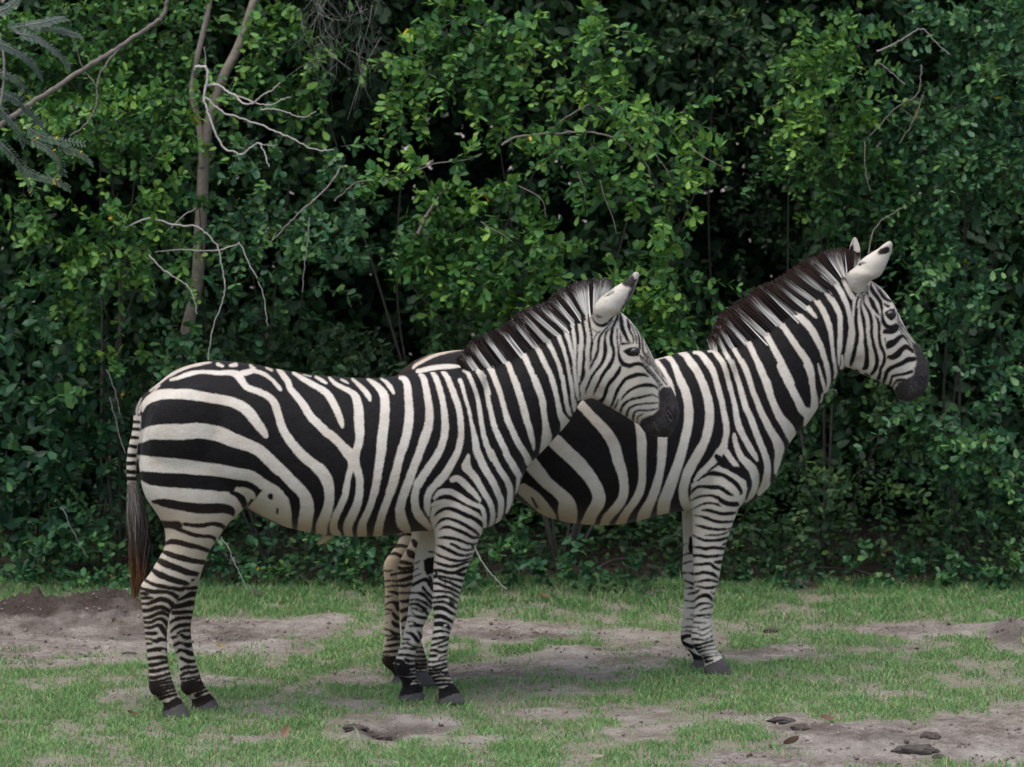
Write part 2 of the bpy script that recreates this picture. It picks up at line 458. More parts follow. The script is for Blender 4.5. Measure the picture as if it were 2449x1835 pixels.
wA 250,590,25 275,520,50 335,470,85 430,430,100 560,425,95 720,430,100 900,460,95 1080,490,95 1200,530,100 1300,600,105 1370,690,100 1430,770,85 1470,830,55 1480,850,20
wA 150,870,110 240,850,110 330,810,130 460,800,150 640,800,155 820,790,150 1000,820,150 1150,880,140 1290,930,120 1400,980,115 1490,1060,120 1580,1150,118 1610,1180,112
wT 595,0,140 700,115,150 790,205,150 910,330,150 960,450,170 962,560,185 945,670,190 925,820,180
wA 120,1120,160 200,1110,160 330,1120,150 460,1130,150 620,1140,140 800,1160,130 1000,1180,120 1160,1210,115 1320,1240,115 1430,1310,110 1530,1370,110 1600,1420,110
WT 180,520 370,300 600,260 720,400 755,560 770,830 560,720 300,600
kT 480,370,70 490,395,50
kT 570,540,36 570,600,26
WA 180,1250 320,1325 540,1350 900,1378 1110,1398 1290,1345 1330,1450 1270,1560 1290,1720 300,1720 120,1400
WA 130,640 236,640 232,760 208,900 188,1080 184,1240 190,1330 60,1330 60,900
kA 160,700,34 222,705,34
kA 145,772,36 220,775,36
kA 120,852,38 202,860,38
kA 105,935,38 187,948,38
kA 90,1030,40 177,1035,40
kA 80,1110,42 174,1112,42
kA 80,1195,44 172,1200,44
kA 80,1262,46 177,1265,46
kA 250,1245,55 340,1275,95 480,1290,115 640,1290,130 820,1300,125 1000,1320,120 1140,1330,110 1280,1330,90 1370,1370,70 1400,1405,30
wA 1190,1370,46 1260,1385,66 1330,1420,66 1350,1450,40
kA 1130,1400,40 1200,1430,60 1250,1490,75 1265,1550,45
WH 520,200 1330,300 1500,230 1250,560 1090,760 1000,1000 960,1250 640,1470 620,1660 150,1660 180,1200 480,600 380,180
WX 320,1430 475,1430 480,1735 320,1735
WX 735,1278 815,1283 800,1325 735,1325
kH 395,105,40 470,110,80 560,125,110 700,150,115 850,175,125 1000,190,130 1150,190,130 1280,190,120 1360,220,100 1385,270,40
kH 510,385,100 600,390,95 700,400,110
kH 780,380,45 880,395,50 1000,400,60 1120,380,50 1230,395,60 1280,440,50 1290,500,30
kH 700,440,60 800,480,50 900,515,55 1000,530,45 1090,535,45 1150,560,45 1160,600,20
kH 545,625,40 620,600,70 720,610,70 820,640,70 920,660,65 1020,690,60 1100,720,50
kH 510,720,40 600,755,70 700,790,75 800,815,75 900,840,70 1030,855,60
kH 440,820,60 540,870,90 640,910,85 740,950,85 840,985,80 940,1000,60
kH 370,920,40 400,960,60 480,1010,85 580,1050,80 680,1085,75 780,1110,70 830,1120,40
kH 920,990,40 970,1050,40
kH 880,1075,36 900,1075,36
kH 300,1080,40 400,1130,50 500,1150,55 600,1170,55 720,1190,60 820,1180,50 930,1170,40
kH 230,1175,55 300,1190,40 340,1210,60 430,1220,60 530,1220,50 620,1240,60 700,1290,60
kH 230,1240,40 320,1245,55
kI 170,55,45 280,55,45 340,50,28
kI 180,125,34 280,125,45 360,90,62 440,70,67 520,90,67 590,150,67 570,200,28
kI 200,210,50 290,210,56 370,180,62 450,170,62 530,210,56 560,240,22
kI 210,305,39 310,290,50 390,250,50 470,240,50 540,280,39
kI 215,355,39 320,355,45 390,320,45 460,320,56 510,370,56 520,430,34
kI 225,420,39 320,420,45 390,390,50 440,410,67 480,470,67 515,540,39
kI 230,490,39 320,495,50 380,490,50 400,490,22
kI 235,560,34 300,560,28 380,590,56 430,565,62 520,580,39
kI 240,625,34 320,620,34
kI 255,710,45 340,695,56 430,690,62 530,710,67
wI 455,712,22 490,716,22
kI 260,810,45 350,800,50 440,790,56 540,800,39
kI 270,890,50 360,880,56 440,860,50 545,835,45
kI 275,960,50 370,960,56 450,940,50 555,915,45
kI 280,1045,45 370,1040,56 450,1020,45 565,985,45
kI 285,1110,67 370,1100,56 470,1070,39 580,1040,39
kI 285,1150,99 370,1130,63 460,1110,49 590,1090,43
kI 285,1200,125 380,1180,84 480,1150,43 600,1130,43
kI 320,1225,84 420,1210,69 510,1180,49 610,1160,43
kI 400,1260,56 470,1240,49 540,1220,43 620,1200,35
kI 430,1300,56 500,1280,49 630,1250,43
KI 440,1350 520,1345 640,1270 740,1340 760,1400 450,1500 460,1400
hI 440,1480 560,1440 720,1360 780,1380 880,1600 440,1600
WD 500,700 520,600 600,540 700,470 1000,250 1250,50 1340,60 1320,200 1210,420 1110,610 1000,730 890,770 780,900 660,940 560,860
mD 1030,260 1100,205 1200,85 1215,180 1270,200 1200,420 1100,610 1010,740 990,690 1100,500 1160,340 1100,310
kD 1080,260,110 1150,220,90 1195,170,50
kD 760,470,30 830,430,40 900,385,24
kD 590,790,30 640,810,50 690,825,20
"""
COAT_FAR_1 = """
WX 300,900 1400,900 1400,1800 300,1800
kJ 1010,690,34 1090,700,34
KJ 920,830 990,790 1100,770 1100,1040 980,1080 930,1000
kJ 780,880,34 850,840,22
kJ 760,1000,34 830,960,17
kJ 740,1110,28 850,1060,22 890,1050,13
kJ 730,1240,62 830,1190,56 920,1150,67 990,1170,78 1040,1270,56 1075,1330,34
kJ 690,1370,39 800,1370,39 870,1380,67 950,1430,56 1030,1520,56 1060,1560,34
kJ 910,1280,56 980,1370,56 1070,1450,45
kJ 1020,1110,56 1060,1210,45 1090,1290,34
kJ 680,1490,34 800,1480,39 900,1510,50 980,1560,50 1050,1620,45
kJ 670,1570,28 800,1560,39 880,1590,45 960,1640,45
kK 590,40,34 700,30,50 790,80,56 850,150,56 900,200,28
kK 640,90,28 720,110,39 800,150,34
kK 630,130,11 690,190,22 700,210,39 780,225,56 860,240,45
kK 550,230,39 620,205,22 690,210,28
kK 580,290,17 660,290,28 720,340,56 800,350,45
kK 610,355,28 720,350,45
kK 570,450,34 640,470,50 700,530,67 750,590,50 810,600,28
kK 730,430,34 760,470,50 780,530,39
kK 510,545,28 600,545,39 615,550,22
kK 500,610,28 580,605,34 640,640,34 720,670,45
kK 470,690,28 560,680,34 650,690,45 710,690,34
kK 440,775,39 540,775,50 640,790,50 710,790,28
kK 550,850,56 620,870,56 700,860,34
kK 390,870,81 480,880,81 530,930,97 600,950,81 700,940,57
kK 380,960,130 450,1000,162 540,1000,146 560,960,97
kK 540,1030,130 620,1020,49 710,1000,49
kK 420,1060,97 500,1060,65 600,1070,57 720,1060,40
kK 480,1120,81 600,1130,57 730,1120,49
kK 530,1200,195 620,1170,49 750,1170,49
KK 470,1190 620,1215 770,1185 860,1340 430,1400
hK 430,1400 820,1330 860,1330 900,1560 420,1560
kH 820,1180,40 930,1170,50
kH 700,1330,30 780,1290,40 850,1240,50 930,1240,50
kI 600,90,28 700,60,45 790,20,67 860,10,56
kI 590,160,67 690,150,67 800,120,78 860,115,56
kI 590,235,62 680,235,56 760,225,50 840,230,45
kI 540,370,39 620,320,50 720,300,50 820,300,45
kI 545,490,34 620,420,45 700,390,56 810,385,45
kI 650,490,34 700,465,39 800,455,50
kI 570,550,50 640,530,28
kI 690,510,45 750,545,56 820,535,45
kI 590,650,45 660,610,45 720,620,45 780,640,67 835,620,34
kI 620,740,28 680,700,45 740,710,50 800,740,67 865,750,45
kI 690,800,50 760,830,56 820,840,50 885,830,28
kI 690,940,39 760,910,50 830,910,45 895,900,28
kI 680,1020,39 760,980,50 840,975,45 910,950,45
kI 690,1060,39 780,1050,39 860,1035,34 930,1010,28
kI 700,1110,39 800,1090,45 940,1040,28
kI 690,1190,125 780,1180,155 860,1140,112 950,1110,84
kI 860,1200,69 930,1180,56 1000,1150,35
kI 880,1260,69 960,1220,43 1040,1190,35
KI 820,1310 900,1280 1040,1230 1120,1300 1110,1330 900,1420 800,1440
hI 790,1440 950,1400 1110,1310 1150,1330 1230,1560 790,1560
"""
COAT_NEAR_2 = """
wC -60,1240,36 0,1190,40 200,1090,40 400,1030,45 600,1005,25
wC 0,1285,60 200,1240,60 400,1225,55 530,1225,25
wX 920,960,16 960,1040,30 1010,1120,36 1060,1180,30
wX 940,930,14 1000,960,26 1080,1040,34 1140,1110,34 1180,1160,30
wP 205,700,150 360,885,120 485,990,115 555,1080,150 570,1180,190 580,1310,150
wP 330,380,120 445,480,145 550,580,140 690,715,140 805,855,125 870,985,125 875,1080,130 815,1185,120 765,1300,130
wP 580,-30,80 695,110,90 815,240,90 950,385,105 1030,520,110 1065,650,110 1110,790,100 1127,900,85 1120,1025,90 1060,1130,90 960,1240,90 930,1320,90
wP 1180,60,50 1240,200,70 1265,300,60 1300,440,90 1305,600,90 1310,750,72 1305,890,75 1275,1000,80 1215,1100,75 1140,1205,80 1095,1300,100
wP 1510,430,90 1505,600,90 1485,780,75 1445,935,90 1395,1070,90 1330,1200,120 1310,1290,120
wO 125,180,40 180,250,45 225,330,40 260,400,45 280,520,60 260,660,70 225,800,80 190,930,88
wP 130,960,120 230,1040,140 320,1130,130 400,1230,110
KP 200,1030 235,1040 290,1150 250,1140
wO 150,160,12 205,140,25 250,150,50 290,200,50 330,290,65 370,390,80 410,480,85 435,580,85 445,680,90 440,780,88 425,880,88 400,980,90 375,1080,90 345,1180,95 310,1280,100 275,1380,110 240,1480,115 200,1580,120 190,1690,120
wO 360,105,30 410,120,60 460,190,75 520,270,75 570,370,75 610,480,80 640,590,85 650,700,88 645,800,88 625,900,88 600,980,85 550,1080,95 490,1180,95 440,1280,100 410,1370,90 390,1460,90 400,1560,90 430,1640,80
wO 500,95,30 560,110,50 620,180,65 680,270,60 715,370,55 740,470,60 770,570,55 790,680,55 810,780,60 820,870,60 805,960,55 785,1040,75 740,1100,80 690,1170,70 620,1240,60 560,1300,60 510,1360,40
wO 800,1060,60 820,1090,60 860,1150,55 910,1210,50 940,1245,20
wO 640,85,15 690,85,35 740,140,50 790,220,50 825,330,50 850,430,48 880,540,45 905,650,50 920,750,60 950,850,65 1000,950,60 1050,1040,60 1100,1120,50 1120,1160,30
wO 895,910,35 905,980,50 930,1060,55 970,1140,65 1030,1200,80 1080,1260,85 1100,1340,85 1090,1430,80 1060,1510,60 1010,1570,30
wN 255,1200,55 300,1290,50 360,1400,50 410,1520,50
wO 870,190,50 905,290,50 940,400,50 975,520,55 1010,640,58 1060,750,62 1100,860,62 1140,960,62 1180,1060,62 1215,1160,65 1225,1250,65 1215,1340,70 1200,1420,90 1150,1490,60
wN 365,1165,60 420,1270,55 490,1390,55 550,1520,60 590,1640,60
wO 970,180,50 1020,280,50 1050,380,50 1080,480,50 1120,580,55 1160,680,60 1210,780,65 1260,880,75 1310,960,85 1340,1040,100 1335,1120,75 1320,1200,60 1305,1290,30
wN 540,1085,70 600,1200,70 660,1330,70 720,1450,75 770,1570,70 800,1640,60
wO 1140,230,60 1190,340,70 1230,440,80 1260,540,65 1300,640,70 1350,740,80 1410,820,100 1450,890,110 1470,970,70
wN 750,975,95 820,1090,75 900,1240,75 980,1390,80 1040,1520,85 1090,1640,95
wO 1350,230,70 1410,350,75 1460,450,75 1520,560,75 1570,660,85 1640,720,110 1610,810,60
wN 890,850,90 960,900,80 1030,980,70 1110,1100,75 1200,1230,80 1290,1360,85 1340,1480,80 1360,1640,70
wO 1620,220,70 1655,320,62 1670,420,55 1685,520,60 1690,600,70 1680,700,90
wN 1080,720,90 1150,780,75 1240,850,85 1340,960,85 1420,1100,80 1480,1230,70 1520,1360,55 1555,1480,50 1570,1640,40
wO 1805,200,50 1825,300,45 1830,400,35 1810,470,30 1790,490,25
wO 1725,210,12 1745,290,25 1770,380,32 1790,460,35
wO 1770,510,15 1755,590,20
wN 1230,610,60 1300,700,60 1370,780,50 1410,825,25
wN 1350,540,75 1430,640,70 1510,770,70 1560,900,70 1590,1030,55 1605,1160,45 1620,1290,40 1640,1420,40 1650,1500,40 1640,1580,25
wN 1490,440,75 1570,560,70 1650,680,70 1700,800,65 1705,920,60 1705,1050,60 1700,1180,60 1690,1300,35 1690,1420,20
wN 1725,1300,25 1740,1400,40 1720,1450,40
wN 1590,300,75 1660,420,65 1730,540,65 1785,660,60 1815,770,50 1835,880,60 1850,960,75 1840,1080,80 1820,1200,80 1800,1320,80 1800,1400,80
wN 1690,200,70 1730,320,60 1790,440,60 1850,560,60 1885,600,50 1880,700,45 1865,800,40 1840,890,25
WL 690,900 680,1050 650,1150 640,1350 600,1480 590,1680 900,1900 1600,1900 1700,1650 1480,1400 1380,1100 1080,800 950,750 860,780
WM 590,300 585,500 500,700 440,880 460,960 600,1040 900,1200 1200,1340 1240,1420 1400,1560 1600,1560 1860,1250 1860,900 1620,450 1380,200 1000,0
WL 540,600 640,560 870,780 760,950 690,1000 700,920 560,730
kL 860,830,15 790,940,20 720,1030,30 680,1130,40 670,1260,40 665,1380,55 675,1500,65 695,1657,80
kM 610,0,60 600,130,60 605,260,60 620,380,60 620,480,65 600,600,70 570,720,75 540,830,70 515,920,50
kL 870,800,15 810,930,20 770,1040,25 750,1150,30 760,1270,50 790,1400,50
kM 690,30,50 720,150,60 740,280,55 750,420,55 760,560,65 780,700,70 780,830,80 770,940,90 730,980,60
kL 870,860,20 850,960,25 800,1050,30 810,1150,40 860,1240,50 910,1340,50
kM 810,30,60 850,150,60 860,280,55 860,400,55 880,530,60 910,660,60 940,760,65 950,860,70 930,960,70 890,1040,60 850,1070,40
kL 860,950,25 875,1030,35 900,1060,60 940,1140,85 980,1220,75 1030,1300,50 1060,1350,20
kL 980,1340,20 1020,1400,45 1050,1480,55
kM 975,200,50 985,330,50 985,460,55 1000,560,60 1030,650,60 1070,740,50 1070,830,60 1050,910,60 1010,980,60 1000,1060,60 975,1150,70
kL 920,790,20 920,860,50 940,930,70 1000,1010,75 1060,1090,70 1090,1190,60 1100,1290,40 1110,1400,60 1150,1490,80 1220,1540,80 1300,1530,80 1360,1520,60
kM 1080,370,80 1200,360,100 1280,300,80 1260,250,50
kL 950,790,20 1010,880,30 1070,960,60 1120,1030,60 1180,1080,60 1250,1110,40
kL 1130,1080,25 1220,1125,25
kL 1140,1150,40 1190,1190,50 1220,1190,30
kL 1000,830,12 1100,950,20 1180,1050,20
KL 1140,1290 1200,1250 1310,1220 1335,1300 1315,1390 1250,1430 1200,1400 1160,1340
kL 1350,1280,15 1370,1400,20 1440,1510,20 1540,1650,20
kL 1340,1400,15 1400,1530,20 1470,1640,20
kM 1300,130,18 1330,230,20 1420,350,18 1560,530,18
kM 1290,200,20 1360,330,20 1450,450,20 1540,570,25
kM 1310,320,15 1400,450,20 1500,590,25
kM 1120,640,50 1160,580,130 1240,540,100 1300,480,85 1370,440,60 1430,490,40 1480,560,30
kM 1140,790,60 1210,790,100 1290,740,110 1350,670,90 1430,620,90 1500,660,70 1540,700,50
kM 1060,1200,60 1090,1110,70 1110,1040,80 1180,970,75 1290,920,75 1380,880,85 1470,830,90 1570,820,80
kM 1150,1250,45 1180,1190,45 1200,1110,50 1290,1085,45 1400,1070,50 1520,1030,60
kM 1200,1290,30 1250,1210,45 1300,1170,50 1400,1170,60
kM 600,1010,50 640,1030,30
kM 760,1070,50 820,1110,40
kM 1080,480,25 1085,550,15
mM 1520,600 1580,540 1720,640 1880,900 1880,1100 1800,1420 1640,1520 1560,1600 1350,1600 1200,1430 1240,1300 1310,1200 1430,1140 1540,1080 1560,980 1600,900 1580,760
nM 1660,1090,20 1700,1140,34 1720,1200,18
nM 1440,1180,10 1490,1250,10 1530,1330,10 1590,1400,10
WQ 510,680 620,590 830,450 950,370 1250,520 1400,620 1440,800 1400,950 1270,1100 1230,1300 1190,1720 490,1720 480,1000
WX 1640,1290 1760,1290 1740,1400 1730,1500 1770,1640 1670,1640 1640,1500
kQ 920,220,80 1000,290,120 1100,360,80 1200,420,80 1320,450,100 1420,540,90 1470,640,80 1470,740,70 1440,830,50 1410,930,30
kQ 640,380,60 570,490,50 520,580,45 495,650,25
kQ 600,630,15 680,570,40 760,520,60 850,500,85 950,510,80 1050,540,75 1150,600,80 1240,670,80 1300,750,75 1330,810,60 1310,850,20
kQ 500,830,35 560,760,50 640,720,50 740,720,60 840,730,80 950,730,75 1050,780,70 1120,830,65 1190,860,40
kQ 500,950,20 600,900,40 720,870,40 840,870,50 940,900,65 1020,960,80 1110,1000,85 1260,1010,85
kQ 510,1100,15 620,1040,30 720,1000,40 820,990,40 920,1010,45 1000,1045,25
kQ 680,1110,30 780,1110,55 900,1140,60 1030,1170,60 1140,1160,60 1240,1150,40
kQ 565,1195,20 660,1210,40 760,1240,60 880,1285,60 1000,1305,55 1100,1300,50 1200,1290,40
kQ 580,1355,20 680,1380,50 800,1410,55 920,1425,50 1040,1425,45 1150,1410,30
kQ 730,1525,25 830,1520,35 940,1520,35 1060,1490,30 1140,1450,20
kR 670,415,23 760,465,46 860,500,52 980,505,52 1100,495,57 1250,460,46
kR 1180,570,46 1230,545,46
kR 660,610,34 780,620,52 880,640,57 1000,620,57 1100,630,57 1200,640,57
kR 670,755,52 790,750,57 880,770,57 1000,765,57 1100,755,52 1190,740,34
kR 670,905,46 790,900,52 880,890,57 960,890,57 1020,940,63 1090,980,52 1130,990,23
kR 1040,860,46 1100,860,69 1150,850,57
kR 650,1065,40 760,1050,52 830,1030,63 920,1040,63 1000,1060,69 1060,1100,46 1100,1140,23
kR 680,1195,23 780,1180,40 870,1160,46 970,1160,52 1090,1190,34
kR 730,1260,29 820,1275,40 930,1290,57 1070,1260,34
kR 700,1370,40 760,1335,40 785,1325,17
kR 970,1360,23 1030,1390,34
kR 690,1500,34 770,1440,52 850,1410,69 920,1420,75 980,1480,46 1010,1500,23
kS 690,380,34 770,320,52 840,300,46 930,300,40 1005,330,29
kS 790,420,23 860,390,34 960,370,34 1000,350,34
kS 680,510,34 780,500,46 870,490,40 990,480,29
kS 860,530,17 920,540,17 990,520,14
kS 670,615,29 780,620,40 900,625,23
kS 660,690,23 770,695,23
kS 760,740,23 830,735,34 920,700,23 990,660,17
kS 650,780,29 750,800,34 830,830,29 930,780,17 990,740,14
kS 635,890,46 750,890,46 850,905,29 920,880,23 1010,830,23
kS 650,1000,57 760,990,57 860,960,46 1020,910,40
kS 680,1060,92 790,1040,46 900,1010,34 1030,980,23
kS 750,1110,46 860,1080,29 1050,1050,23
kS 830,1160,34 930,1130,17 1080,1110,17
kS 870,1200,69 1000,1170,17 1110,1150,17
kS 890,1260,69 1000,1240,34
hS 800,1440 900,1340 1060,1270 1260,1170 1420,1560 800,1560
WX 940,1230 1180,1200 1120,1290 1060,1340 1030,1400 1030,1600 1070,1680 940,1680 930,1330
kJ 750,510,78 790,570,104 830,600,52
kJ 670,680,78 710,730,130 770,770,78
kJ 540,860,78 620,870,78 720,890,52
kJ 490,950,78 580,970,65 700,960,65 770,940,52
kJ 470,1050,52 600,1030,65 720,1010,65 830,990,52
kJ 490,1170,52 600,1150,78 730,1110,78 840,1100,65
kJ 500,1250,52 620,1250,52 720,1220,52 830,1210,52
kJ 510,1370,39 700,1370,46 850,1370,39
kJ 510,1500,26 600,1510,65 680,1500,65 820,1500,52
kK 480,135,65 570,110,65 650,90,52 750,90,52
kK 480,290,39 540,250,65 620,210,65 740,220,52
kK 500,380,39 620,390,52 760,370,52
kK 510,470,39 640,480,52 770,460,52
kK 710,670,32 840,670,32
kK 560,740,39 700,730,39 830,735,39
kK 560,800,39 720,800,39 840,800,46
kK 600,870,39 700,870,39 850,860,46
kK 600,920,52 690,920,52 860,920,52
kK 620,970,52 700,970,52 870,970,39
hK 600,1020 1080,1020 1100,1300 600,1300
"""
COAT_FAR_2 = """
WX 800,900 1800,900 1800,1800 800,1800
kR 640,460,57 640,600,92 640,690,57
kR 500,580,29 570,550,17
kR 510,755,23 580,720,34 680,720,23
kR 500,895,29 590,860,34 680,840,17
kR 490,1040,46 600,1040,29 680,1050,69
kR 520,1160,29 600,1190,40 690,1230,57
kR 540,1290,23 660,1290,46
kR 600,1385,40 700,1370,46
kS 530,245,17 610,265,29 710,265,34
kS 570,375,23 710,375,34
kS 640,490,23 700,485,29
kS 550,560,17 680,560,34
kS 500,700,17 590,685,29 680,690,23
kS 490,770,17 570,755,23 670,770,23
kS 480,870,92 560,840,69 660,830,57
kS 480,940,69 560,980,69 660,1020,69
kS 600,1090,69 680,1170,103 800,1230,138
hS 600,1400 700,1250 900,1240 920,1600 600,1600
kJ 510,440,65 600,400,52 780,410,52
kJ 440,590,78 560,590,65 660,610,52
kJ 340,730,39 450,720,65 540,760,65 580,800,52
kJ 390,1070,52 490,1050,39
kJ 400,1165,32 500,1180,39
kJ 390,1250,39 500,1250,39
kJ 340,1350,32 430,1360,58 500,1390,52
kJ 270,1590,26 340,1530,32 430,1520,52
kJ 430,1530,65 510,1540,65
kK 240,45,26 330,0,26
kK 390,0,39 440,90,65 480,130,52
kK 240,190,26 310,160,26
kK 370,170,52 420,230,65 480,250,52
kK 240,320,13 290,300,13
kK 360,290,39 410,340,78 480,350,65
kK 340,430,52 400,470,65 490,480,39
kJ 262,1000,30 330,1010,36 400,1000,26
kJ 258,1180,30 330,1170,36 410,1165,26
kJ 260,1275,30 330,1265,34 400,1255,26
kJ 262,1440,28 330,1430,34 400,1420,26
kK 232,110,28 300,110,34 360,125,26
kK 232,400,30 300,410,36 350,430,32
kK 222,490,32 320,500,36 420,505,34
kK 215,740,40 310,730,44 440,720,44
kK 210,790,30 310,790,34
kK 210,850,65 290,860,143 400,830,78
kK 280,930,78 360,960,117 420,1060,78
kK 290,560,39 400,540,52 470,540,52
kK 260,650,39 350,640,52 450,620,52
hK 280,1130 460,1080 560,1300 280,1300
"""
EAR_2 = """
WX 2000,560 2150,560 2150,720 2000,720
KL 1020,290 1090,235 1190,200 1230,230 1220,310 1130,335 1020,345
kL 700,520,30 760,490,50 830,475,26
"""
FAR_EAR_2 = """
WX 2000,500 2150,500 2150,720 2000,720
KL 565,215 620,170 640,270 690,300 745,290 745,420 590,420 560,300
"""
# ------------------------------------------------------------------ body outlines in photo pixels: (back/top x,y, front/bottom x,y, half width in metres)
TORSO_1 = [(326,965,333,1060,.05),(345,943,338,1140,.13),(377,919,352,1185,.19),(430,881,405,1210,.235),(512,863,485,1214,.262),(600,870,580,1215,.272),
 (666,883,657,1252,.282),(740,894,735,1272,.292),(820,902,820,1281,.298),(905,904,905,1281,.288),(985,894,985,1270,.265),(1060,888,1060,1270,.235),
 (1115,882,1130,1272,.21),(1150,890,1190,1248,.18),(1195,960,1216,1220,.125),(1218,1040,1233,1170,.06)]
NECK_1 = [(1090,885,1215,1215,.19),(1143,876,1240,1160,.172),(1172,868,1257,1119,.155),(1210,857,1287,1088,.138),(1247,834,1316,1058,.124),(1307,799,1362,1006,.105),
 (1350,765,1386,962,.092),(1392,735,1415,948,.083),(1420,722,1440,930,.068)]
HEAD_1 = [(1418,728,1404,930,.045),(1444,728,1412,950,.066),(1472,738,1434,962,.08),(1502,761,1470,982,.09),(1528,794,1497,998,.093),(1550,832,1515,1010,.08),(1570,871,1527,1016,.063),
 (1589,904,1532,1021,.053),(1607,928,1538,1032,.05),(1618,955,1550,1042,.053),(1624,982,1570,1046,.049),(1619,1010,1590,1044,.035),(1611,1024,1603,1036,.014)]
# legs: list, y offset of the leg's plane at the top and at the hoof
LEGS_1 = [
 ([(362,965,600,1000,.10),(338,1060,620,1110,.12),(333,1130,612,1170,.122),(345,1185,593,1205,.113),(366,1217,572,1228,.103),(388,1253,546,1253,.088),(395,1280,527,1280,.077),
   (394,1305,508,1306,.066),(385,1326,496,1330,.057),(371,1350,484,1362,.05),(354,1378,462,1392,.044),(338,1398,442,1412,.042),(335,1418,428,1428,.041),(337,1440,417,1450,.038),
   (341,1468,406,1470,.034),(345,1507,400,1510,.030),(349,1545,400,1548,.028),(353,1584,402,1584,.028),(355,1613,408,1609,.030),(356,1638,415,1636,.033),(359,1655,423,1654,.033),
   (375,1669,431,1668,.031),(390,1684,438,1680,.034),(390,1698,447,1696,.042),(389,1714,458,1714,.048)], -.13, -.13),
 ([(400,965,600,1000,.10),(370,1080,610,1130,.12),(390,1190,572,1205,.11),(415,1253,528,1253,.083),(428,1300,503,1300,.062),(423,1340,489,1345,.05),(405,1385,474,1400,.042),
   (396,1410,468,1428,.041),(408,1445,464,1455,.037),(405,1487,457,1492,.032),(407,1512,457,1518,.030),(414,1545,461,1548,.028),(423,1574,467,1577,.027),(428,1604,475,1604,.029),
   (430,1630,484,1630,.033),(434,1652,497,1650,.033),(452,1668,510,1664,.031),(460,1682,518,1678,.034),(457,1690,524,1690,.042),(456,1702,532,1702,.047)], .13, .13),
 ([(1040,1010,1175,1010,.06),(1025,1110,1205,1120,.08),(1026,1200,1192,1205,.085),(1036,1250,1165,1255,.076),(1039,1280,1147,1285,.066),(1041,1301,1140,1303,.059),(1039,1325,1131,1328,.053),
   (1036,1365,1116,1365,.047),(1036,1408,1103,1408,.042),(1033,1440,1096,1440,.039),(1037,1466,1091,1467,.038),(1038,1490,1084,1488,.037),(1035,1513,1077,1510,.034),(1031,1538,1073,1535,.030),
   (1027,1562,1070,1560,.028),(1023,1587,1070,1582,.029),(1021.5,1602,1071.5,1603,.032),(1027,1617,1076,1617,.033),(1038,1632,1083,1632,.030),(1050,1648,1095,1648,.033),(1048,1662,1104,1662,.042),
   (1046,1682,1115,1682,.049)], -.14, -.10),
 ([(1010,1050,1170,1050,.06),(1000,1150,1150,1150,.08),(1003,1230,1110,1235,.07),(1004,1275,1085,1275,.06),(1000,1298,1078,1298,.053),(994,1322,1068,1322,.048),(990,1357,1057,1357,.044),
   (987,1387,1050,1387,.041),(982,1416,1044,1416,.039),(978,1444,1037,1444,.038),(974,1476,1024,1474,.037),(969,1500,1012,1500,.036),(964,1520,1010,1525,.034),(958,1543,998,1545,.030),
   (951,1562,994,1565,.028),(945,1582,992,1585,.030),(943,1600,994,1602,.033),(952,1617,996,1622,.032),(961,1632,1001,1632,.030),(962,1645,1009,1645,.033),(955,1662,1014,1660,.042),
   (955,1683,1020,1683,.049)], .13, .11)]
TAIL_1 = [(345,972,22),(331,985,24),(328,1009,22),(325,1038,23),(319,1064,25),(315,1094,26),(314,1125,26),(316,1154,25),(319,1185,22)]
TORSO_2 = [(925,930,930,1010,.05),(945,905,935,1090,.13),(975,876,950,1130,.19),(1020,852,1000,1150,.235),(1090,838,1075,1150,.262),(1170,838,1150,1160,.272),(1250,848,1240,1198,.285),
 (1330,858,1320,1241,.295),(1420,868,1420,1255,.298),(1500,868,1500,1249,.288),(1570,859,1575,1230,.265),(1635,842,1640,1221,.235),(1690,837,1710,1222,.21),(1730,845,1775,1208,.18),
 (1785,930,1818,1182,.125),(1822,1020,1846,1130,.06)]
NECK_2 = [(1660,840,1815,1185,.19),(1705,834,1845,1152,.175),(1752,822,1880,1070,.155),(1790,805,1904,1036,.14),(1827,786,1926,1017,.125),(1889,738,1972,949,.105),(1942,703,1992,911,.095),
 (1990,664,2022,882,.085),(2028,648,2045,865,.07)]
HEAD_2 = [(2020,658,2012,850,.045),(2048,655,2018,868,.066),(2074,666,2038,884,.08),(2101,683,2075,902,.09),(2127,713,2100,912,.093),(2146,748,2118,920,.08),(2164,783,2135,928,.064),(2187,815,2140,936,.054),
 (2205,838,2141,946,.05),(2216,862,2150,957,.053),(2220.5,888,2166,962,.05),(2218,915,2182,960,.042),(2211,934,2193,950,.018)]
